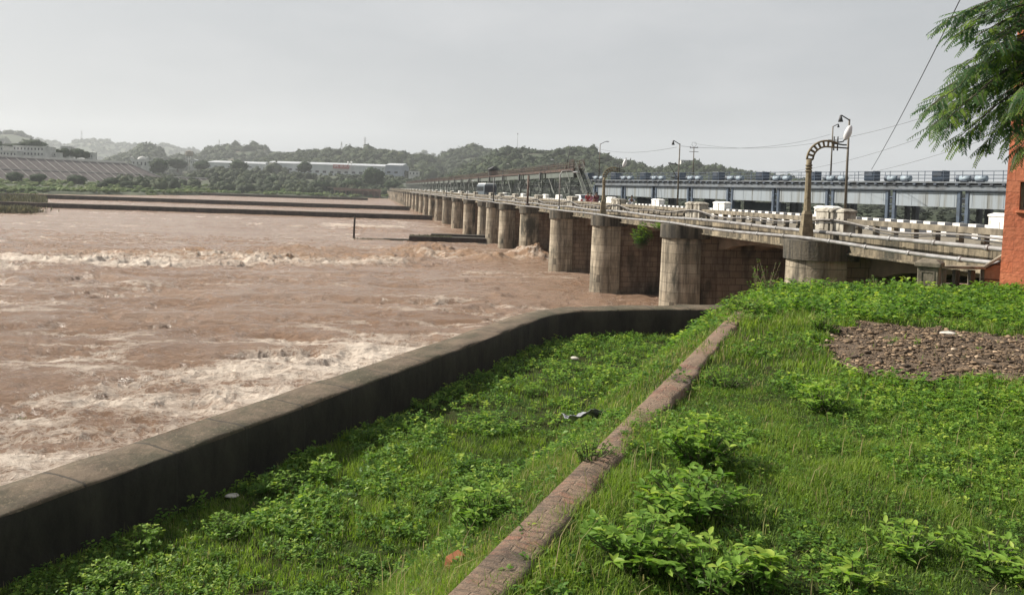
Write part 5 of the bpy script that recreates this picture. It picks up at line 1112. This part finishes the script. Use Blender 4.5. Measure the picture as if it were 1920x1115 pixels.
def grass(n, d0, d1, hh, ww, seed, dead=False):
    g = np.random.default_rng(seed); X, Y = sample(n, d0, d1, g); cl = fbm(X*.8, Y*.8, 85, 3); tf = fbm(X*3.2, Y*3.2, 93, 3); ok = allowed(X, Y, g)&(g.uniform(0, 1, n) < (.5+1.3*(cl-.3))*np.clip((tf-.25)*5, .55, 1)); X = X[ok]; Y = Y[ok]; n = len(X); cl = cl[ok]; tf = tf[ok]
    u, v = kuv(X, Y); trench = u < -4.4; Z_ = zg(X, Y)-.01; big = fbm(X*.45, Y*.45, 86, 3); mid = fbm(X*1.6, Y*1.6, 87, 2)
    h = hh*(.35+1.3*np.clip(big-.2, 0, 1)+1.1*np.clip(tf-.45, 0, 1))*g.uniform(.45, 1.35, n)*np.where(u > .5, .85, 1.05); 
    a = g.uniform(0, 6.28, n); ln_ = g.uniform(.05, 1.15, n); dx = np.cos(a); dy = np.sin(a); w_ = ww*g.uniform(.6, 1.3, n)
    px_, py_ = -dy, dx; B = np.stack([X, Y, Z_], 1); W_ = np.stack([px_*w_/2, py_*w_/2, 0*w_], 1); Dd = np.stack([dx, dy, 0*dx], 1); Uz = np.array([0, 0, 1.0])
    m1 = B+Uz*(h*.55)[:, None]+Dd*(h*ln_*.22)[:, None]; tp = B+Uz*(h*(1-.25*ln_))[:, None]+Dd*(h*ln_*.8)[:, None]
    V = np.stack([B-W_, B+W_, m1+W_*.75, m1-W_*.75, tp], 1).reshape(-1, 3); b_ = (np.arange(n)*5)[:, None, None]; F = (b_+np.array([[0, 1, 2], [0, 2, 3], [3, 2, 4]])[None]).reshape(-1, 3)
    ti = np.clip(.02+1.5*(mid*.35+big*.35+tf*.3-.18)+g.normal(0, .15, n), 0, .86); dry = (g.uniform(0, 1, n) < .035+.25*np.exp(-np.abs(u+.35)*2.5)*(v < 15)); dry = dry | dead; ti = np.where(dry, g.uniform(.9, 1, n), ti)
    return V, F, np.repeat(ti, 5)
parts = [grass(11000, 1.2, 16, .26, .006, 21, True), grass(690000, 1.2, 9, .092, .0052, 1), grass(550000, 9, 21, .14, .011, 2), grass(310000, 12, 41, .19, .020, 3)]
V = np.concatenate([q[0] for q in parts]); off = np.cumsum([0]+[len(q[0]) for q in parts[:-1]]); F = np.concatenate([q[1]+o_ for q, o_ in zip(parts, off)]); T = np.concatenate([q[2] for q in parts])
tag(link('grass', npmesh('grass', V, F, {'tint': T}), M['blade']), 'green grass growing over the bank and terrace', 'grass', kind='stuff')
def weeds(n, d0, d1, size, leaves, seed, thr):
    g = np.random.default_rng(seed); X, Y = sample(n, d0, d1, g); cl = fbm(X*1.1, Y*1.1, 88, 3); u, v = kuv(X, Y)
    pr = np.clip((cl-thr)*5, 0, 1)*np.where(u < -4.2, 1.0, np.where(u < 0, .45, .8)); pr = np.where((Y > 15)&(u > 0), 1.0, pr)
    ok = allowed(X, Y, g)&(g.uniform(0, 1, n) < pr); X = X[ok]; Y = Y[ok]; n = len(X); cl = cl[ok]; Z_ = zg(X, Y)
    hh = size*g.uniform(1.0, 3.4, n)*(.7+cl); ti0 = np.clip(g.normal(.5, .28, n)+(cl-.5)*.6, 0, 1)
    k = leaves; R_ = lambda a: np.repeat(a, k)
    a = g.uniform(0, 6.28, n*k); f = g.uniform(.3, 1.0, n*k); s = size*g.uniform(.65, 1.35, n*k); base = np.stack([R_(X)+np.cos(a)*s*.25, R_(Y)+np.sin(a)*s*.25, R_(Z_)+R_(hh)*f], 1)
    el = g.uniform(-.15, .75, n*k); D = np.stack([np.cos(a), np.sin(a), el], 1); Nn = np.stack([0*a, 0*a, 1+0*a], 1)+g.normal(0, .25, (n*k, 3))
    return leafmesh(base, D, Nn, s*1.25, s*.72, np.clip(R_(ti0)*.75+f*.28+g.normal(0, .07, n*k)+(g.uniform(0, 1, n*k) < .02), 0, 1), droop=.12)
parts = [weeds(54000, 1.4, 10, .0155, 6, 14, .18), weeds(28000, 1.4, 9, .026, 9, 11, .36), weeds(33000, 8, 21, .045, 9, 12, .40), weeds(54000, 14, 41, .075, 8, 13, .36)]
V = np.concatenate([q[0] for q in parts]); off = np.cumsum([0]+[len(q[0]) for q in parts[:-1]]); F = np.concatenate([q[1]+o_ for q, o_ in zip(parts, off)]); T = np.concatenate([q[2] for q in parts])
tag(link('weeds', npmesh('weeds', V, F, {'tint': T}), M['leaf']), 'low broad leaved weeds mixed into the grass', 'weeds', kind='stuff')

def shrub(name, c, rad, h, nst, lpst, lf, label, seed, mat='leaf', tmin=.3, cat='shrub', group=None, fold=.18, wr=.42):
    g = np.random.default_rng(seed); e = empty(name, c); mb = MB(); P, D, NN, L_, T_ = [], [], [], [], []
    for i in range(nst):
        a = g.uniform(0, 6.28); r_ = rad*math.sqrt(g.uniform(0, 1)); hx, hy = math.cos(a)*r_, math.sin(a)*r_; ht_ = h*(1-.45*(r_/rad)**2)*g.uniform(.65, 1.1)
        b0_ = Vector((hx*.35, hy*.35, -.05)); tp = Vector((hx, hy, ht_)); md = b0_.lerp(tp, .5)+Vector((-hx*.08, -hy*.08, .02)); pts = [b0_, md, tp]; mb.tube(pts, [.007, .005, .003], 4, False); d = (tp-md).normalized(); ti = g.uniform(tmin, 1)
        for k in range(lpst):
            f = g.uniform(.25, 1) if k > 3 else 1.0; p = b0_.lerp(md, f*2) if f < .5 else md.lerp(tp, f*2-1); aa = g.uniform(0, 6.28)
            out_ = Vector((math.cos(aa), math.sin(aa), g.uniform(.0, .75))); P.append(tuple(p)); D.append(tuple(out_)); NN.append((g.normal(0, .25), g.normal(0, .25), 1)); L_.append(lf*g.uniform(.6, 1.2)*(1.1-.25*f)); T_.append(min(1, max(0, ti*.55+f*.4+g.normal(0, .06))))
    L_ = np.array(L_); V, F, T = leafmesh(np.array(P), np.array(D), np.array(NN), L_, L_*wr, np.array(T_), droop=.18, fold=fold)
    mb.build('stems', M['stem'], e); link('leaves', npmesh('leaves', V, F, {'tint': T}), M[mat], e); tag(e, label, cat, group); return e
SH = [
 (1537, 772, .24, .30, 22, 11, .10, 'bright yellow green young shrub alone in the grass below the stone patch', .65),
 (1310, 872, .36, .36, 48, 12, .10, 'dense light green shrub right of the kerb, uppermost of the three big ones', .45),
 (1300, 975, .40, .30, 60, 12, .095, 'wide leafy shrub in the middle of the three big ones beside the brick kerb', .3),
 (1195, 1062, .34, .30, 52, 12, .085, 'large leafy shrub nearest the brick kerb at the bottom of the picture', .35),
 (1330, 1100, .30, .26, 40, 12, .085, 'large leafed shrub at the bottom right of the brick kerb', .45),
 (1425, 1108, .12, .22, 10, 11, .10, 'small upright plant with big pale leaves at the bottom edge', .7),
 (1700, 1040, .26, .17, 26, 10, .075, 'low patch of pale leaved plants at the lower right', .5),
 (1600, 1110, .13, .15, 10, 10, .085, 'small bright plant at the bottom edge right of the middle', .75),
 (1860, 1060, .28, .16, 24, 10, .07, 'spreading low plant near the bottom right corner', .35),
 (1905, 1095, .10, .14, 8, 10, .08, 'little plant in the very bottom right corner', .6),
 (1545, 628, .26, .34, 60, 16, .055, 'dark fine leaved bush at the left corner of the stone patch', .0),
 (900, 992, .26, .34, 34, 12, .085, 'leafy light green plant on the bank left of the brick kerb', .45),
 (610, 905, .38, .60, 30, 12, .13, 'bright leafy plant at the foot of the flood wall, left of centre', .6),
 (530, 928, .45, .50, 30, 12, .11, 'spreading plant in the shade at the foot of the flood wall', .3),
 (420, 1010, .42, .45, 44, 12, .09, 'clump of mid green weeds in the trench at the lower left', .4),
 (270, 1032, .34, .42, 30, 12, .10, 'bright leafy weed clump at the lower left beside the dark wall', .6),
 (200, 1090, .40, .36, 34, 12, .09, 'leafy clump at the bottom left corner of the grass', .5),
 (1092, 650, .60, .55, 44, 12, .12, 'round green bush in the trench below the bend of the wall', .5),
 (1000, 745, .40, .45, 34, 12, .09, 'bushy weed on the trench floor in the middle of the picture', .2),
 (1105, 868, .22, .22, 30, 14, .04, 'small dark bush in the grass left of the brick kerb', .0),
 (1400, 590, .55, .40, 60, 12, .07, 'thick green growth at the far end of the brick kerb', .35),
 (1360, 728, .28, .24, 30, 12, .05, 'low dark green clump right of the brick kerb, half way up', .1),
]
for i, (x, y, rd, h, ns, lp, lf, lab, tm) in enumerate(SH):
    shrub('shrub', onground(x, y), rd, h, ns, lp, lf, lab, 200+i, tmin=tm, group='leafy plants in the grass')
# tall dry weeds at the grass edge against the bridge
for i, (x, y, h) in enumerate([(1418, 552, .65), (1392, 556, .5), (1440, 548, .75), (1368, 566, .45), (1640, 545, .42), (1545, 545, .35)]):
    c = onground(x, y+4); g = np.random.default_rng(400+i); e = empty('tall_weed', c); mb = MB(); P, D, L_ = [], [], []
    for s in range(12):
        a = g.uniform(0, 6.28); r_ = .10+.3*g.random(); tp = Vector((math.cos(a)*r_, math.sin(a)*r_, h*g.uniform(.5, 1.1))); mb.tube([Vector((0, 0, -.05)), tp*.5+Vector((0, 0, .03)), tp], [.008, .006, .004], 4, False)
        for k in range(9): f = g.uniform(.4, 1); P.append(tuple(tp*f)); D.append((g.normal(), g.normal(), .5)); L_.append(.06*g.uniform(.5, 1.1))
    mb.build('stems', M['dry'], e); L_ = np.array(L_); V, F, T = leafmesh(np.array(P), np.array(D), np.array([(0, 0, 1.0)]*len(P)), L_, L_*.5, g.uniform(0, .6, len(P))); link('leaves', npmesh('leaves', V, F, {'tint': T}), M['leaf'], e)
    tag(e, ['tall dry stemmed weed against the stone pier at the grass edge', 'shorter dry weed left of the tall one by the pier', 'tallest feathery dry weed between the two nearest piers', 'low dry weed at the left end of the grass crest', 'leafy weed below the dark opening under the bridge', 'small weed at the foot of the nearest pier'][i], 'weed', 'tall weeds along the grass crest')
# plants rooted in the bridge
shrub('pier_bush', bw(1.5, tb(56.3), 4.5), .85, 1.9, 90, 13, .22, 'dark green bush growing from the bridge side between two near piers', 301, 'neem', 0, wr=.5).rotation_euler = (0, R(8), 0)
shrub('pier_bush', bw(1.7, tb(53.2), 6.0), .65, .5, 36, 10, .16, 'small yellow green tuft growing on the bridge edge beside the darker bush', 302, 'leaf', .2)
shrub('pier_bush', bw(1.5, tb(80.5), 5.9), .7, .8, 30, 10, .2, 'small dark plant hanging beside the fourth pier', 303, 'neem', 0)
shrub('pier_bush', bw(1.5, tb(96), 5.6), .6, .7, 26, 10, .2, 'little plant growing between more distant piers', 304, 'neem', 0)
# ledge plants, reeds in the river, grass between the walls
def tuftfield(name, X, Y, Z_, s, label, cat, tmin=.2, tmax=1.0):
    g = np.random.default_rng(len(X)); n = len(X); a = g.uniform(0, 6.28, n); D = np.stack([np.cos(a)*.5, np.sin(a)*.5, g.uniform(.5, 1.3, n)], 1); L_ = s*g.uniform(.5, 1.3, n)
    V, F, T = leafmesh(np.stack([X, Y, Z_], 1), D, np.stack([np.sin(a), np.cos(a), .3+0*a], 1), L_, L_*.28, g.uniform(tmin, tmax, n), droop=.2); tag(link(name, npmesh(name, V, F, {'tint': T}), M['sedge']), label, cat, kind='stuff')
g = np.random.default_rng(55); n_ = 1500; c = onz(22, 399, 0); tuftfield('reeds', c.x+g.normal(0, 2.6, n_), c.y+g.normal(0, 2.5, n_), g.uniform(-.2, .9, n_), 1.0, 'patch of reeds standing in the river at the left edge', 'reeds')
X = g.uniform(-24, -9, 900); tuftfield('ledge_grass', X, 118.0+g.normal(0, .6, 900), np.where(X > -15.5, 1.0, .2)-.1+g.uniform(0, .2, 900), .30, 'green weeds growing on the low stone ledge', 'weeds', .1, .7)
n_ = 2200; Y = g.uniform(214, 282, n_); X = g.uniform(-200, 0, n_)*0+(g.uniform(-160, 85, n_)-960)/1450*Y; tuftfield('island_grass', X, Y, g.uniform(-.2, .7, n_), 1.6, 'pale grass growing between the two divide walls at the left', 'grass', .1, .5)

# ================================================================ STONE PATCH
M['rubble'] = None
mr, n, b, o = newmat('mixed_rubble'); n.links.new(ramp(n, attr(n, 'tint'), [(0, (0.025, 0.018, 0.012)), (.3, (0.085, 0.058, 0.036)), (.6, (0.20, 0.135, 0.08)), (.88, (0.36, 0.26, 0.17)), (1, (0.58, 0.49, 0.38))]), b.inputs['Base Color']); b.inputs['Roughness'].default_value = .9
gx, gy = np.meshgrid(np.linspace(3.0, 13.5, 190), np.linspace(8.0, 15.5, 150)); jx = gx+(fbm(gx*2.5, gy*2.5, 81, 2)-.5)*.9; jy = gy+(fbm(gx*2.5+9, gy*2.5, 82, 2)-.5)*.7; ins = inpoly(jx, jy, GPxy); idx = gridfaces(*gx.shape); keep = ins.ravel()[idx].all(1); z = zg(gx, gy)+.015+.05*fbm(gx*2, gy*2, 89, 3)
M['dirt'] = simple('brown_dirt', (0.18, 0.125, 0.08), (0.06, 0.042, 0.027), 7, 1, .06)
tag(link('gravel_bed', npmesh('gravel_bed', np.stack([gx, gy, z], -1).reshape(-1, 3), idx[keep], smooth=True), M['dirt']), kind='structure')
g = np.random.default_rng(77); n_ = 34000; X = g.uniform(3, 13.5, n_); Y = g.uniform(8, 15.5, n_); ok = inpoly(X+(fbm(X*2.5, Y*2.5, 81, 2)-.5)*.9, Y+(fbm(X*2.5+9, Y*2.5, 82, 2)-.5)*.7, GPxy)&(fbm(X*1.8, Y*1.8, 97, 3) > .27); X = X[ok]; Y = Y[ok]; n_ = len(X); v, f = ico(1)
s = np.clip(np.exp(g.normal(-4.3, .55, n_)), .006, .055); A3 = g.uniform(0, 6.28, n_); sc = g.uniform(.5, 1.3, (n_, 3))*[1.3, 1, .42]; jit = 1+g.uniform(-.45, .45, (n_, len(v), 1))
VV = v[None]*jit*sc[:, None]*s[:, None, None]; x_ = VV[..., 0]*np.cos(A3)[:, None]-VV[..., 1]*np.sin(A3)[:, None]; y_ = VV[..., 0]*np.sin(A3)[:, None]+VV[..., 1]*np.cos(A3)[:, None]
VV = np.stack([x_+X[:, None], y_+Y[:, None], VV[..., 2]+(zg(X, Y)+.05*fbm(X*2, Y*2, 89, 3)+.02+s*.3)[:, None]], -1).reshape(-1, 3); FF = (f[None]+(np.arange(n_)*len(v))[:, None, None]).reshape(-1, 3)
tag(link('rubble', npmesh('rubble', VV, FF, {'tint': np.repeat(np.clip(g.beta(1.6, 2.2, n_), 0, 1), len(v))}), mr), 'bed of mixed brown and grey stone chips', 'gravel', kind='stuff')
def rock(name, x, y, sz, col, label, cat='stone', fl=.5):
    c = onground(x, y); g = np.random.default_rng(int(x)); v, f = ico(2); d = fbm(v[:, 0]*1.5+x, v[:, 1]*1.5+v[:, 2], 3, 2); vv = v*(.7+.6*d[:, None])*sz*np.array([1.3, .9, fl]); tag(link(name, npmesh(name, vv, f), col, None, c+Vector((0, 0, sz*fl*.6+.04))), label, cat)
PALE = simple('pale_stone', (.62, .58, .52), (.45, .41, .36), 8, .9)
rock('pale_stone', 1778, 631, .11, PALE, 'flat pale stone lying at the far edge of the stone patch', fl=.3)
rock('pale_stone', 1078, 676, .13, PALE, 'pale lump lying in the trench weeds below the wall bend', 'stone', .6)
rock('pale_stone', 436, 934, .12, PALE, 'pale flat stone at the shaded foot of the flood wall', fl=.3)
c = onground(854, 1060); mb = MB(); mb.box(-.07, .06, -.045, .045, -.02, .085, tap=.012); mb.box(.061, .085, -.03, .04, -.02, .05, tap=.008); bo = mb.build('brick_piece', CL('orange_brick', (.30, .11, .045)), None, c, .7, bevel=.008); bo.rotation_euler = (.25, -.2, .7); tag(bo, 'orange broken brick lying in dry grass near the bottom', 'brick')
rock('pink_scrap', 1144, 742, .06, CL('pink_scrap', (.60, .35, .28)), 'small pinkish scrap standing in the grass above the plastic sheet', 'litter', 1.3)
# crumpled plastic sheet
c = onground(1104, 796); gx, gy = np.meshgrid(np.linspace(-.33, .33, 46), np.linspace(-.17, .17, 22)); z = .10+.16*fbm(gx*5, gy*5, 61, 4)-.06; gy2 = gy+.12*np.sin(gx*4)+.12*(fbm(gx*4, gy*4, 62, 3)-.5); me = npmesh('plastic_sheet', np.stack([gx, gy2, z+gx*-.0], -1).reshape(-1, 3), gridfaces(*gx.shape))
sh_ = link('plastic_sheet', me, simple('grey_plastic', (.36, .36, .39), (.15, .15, .17), 14, .35), None, c); sm_ = sh_.modifiers.new('solid', 'SOLIDIFY'); sm_.thickness = .004; sh_.rotation_euler = (R(-22), 0, R(20)); tag(sh_, 'crumpled grey plastic sheet lying on the bank left of the brick kerb', 'litter')
# driftwood on the river
for i, (x, y, L_, lab) in enumerate([(50, 795, 1.3, 'green branch floating in the foam near the left edge'), (88, 803, .7, 'small twig floating right of the floating green branch'), (205, 782, 1.1, 'bent branch floating in the foam left of the wall'), (245, 787, .6, 'small leafy sprig floating beside the bent branch'), (30, 872, 1.4, 'long thin stick floating near the flood wall at the left'), (300, 797, .9, 'twig drifting against the river side of the flood wall')]):
    c = onz(x, y, .12); g = np.random.default_rng(500+i); e = empty('floating_branch', c, g.uniform(-.5, .5)); mb = MB(); mb.tube([(-L_/2, 0, 0), (-.1*L_, .08, .08), (.2*L_, -.05, .05), (L_/2, .1, .02)], [.012, .022, .02, .008], 5)
    for k in range(5): x0 = g.uniform(-.3, .4)*L_; mb.tube([(x0, 0, .04), (x0+g.uniform(-.2, .2)*L_, g.uniform(-.3, .3)*L_*.6, g.uniform(.05, .2))], [.012, .004], 4)
    mb.build('twigs', M['dry'], e); n_ = 26; P = np.stack([g.uniform(-.4, .5, n_)*L_, g.normal(0, .1, n_), g.uniform(.03, .2, n_)], 1); LL = np.full(n_, .10); V, F, T = leafmesh(P, g.normal(size=(n_, 3))*[1, 1, .5]+[0, 0, .2], np.tile([0, 0, 1.], (n_, 1)), LL, LL*.4, g.uniform(0, .6, n_)); link('leaves', npmesh('leaves', V, F, {'tint': T}), M['leaf'], e)
    tag(e, lab, 'branch', 'branches floating in the river')

# ================================================================ HAZE
mh = bpy.data.materials.new('haze_air'); mh.use_nodes = True; n = mh.node_tree; n.nodes.clear(); o = n.nodes.new('ShaderNodeOutputMaterial'); v_ = n.nodes.new('ShaderNodeVolumePrincipled')
v_.inputs['Color'].default_value = (0.86, 0.90, 0.93, 1); v_.inputs['Density'].default_value = 0.00018; v_.inputs['Anisotropy'].default_value = 0.2; n.links.new(v_.outputs[0], o.inputs['Volume'])
mb = MB(); mb.box(-4200, 4200, -120, 4600, -9, 330); tag(mb.build('haze', mh), 'thin pale haze in the air over the river', 'haze', kind='stuff')
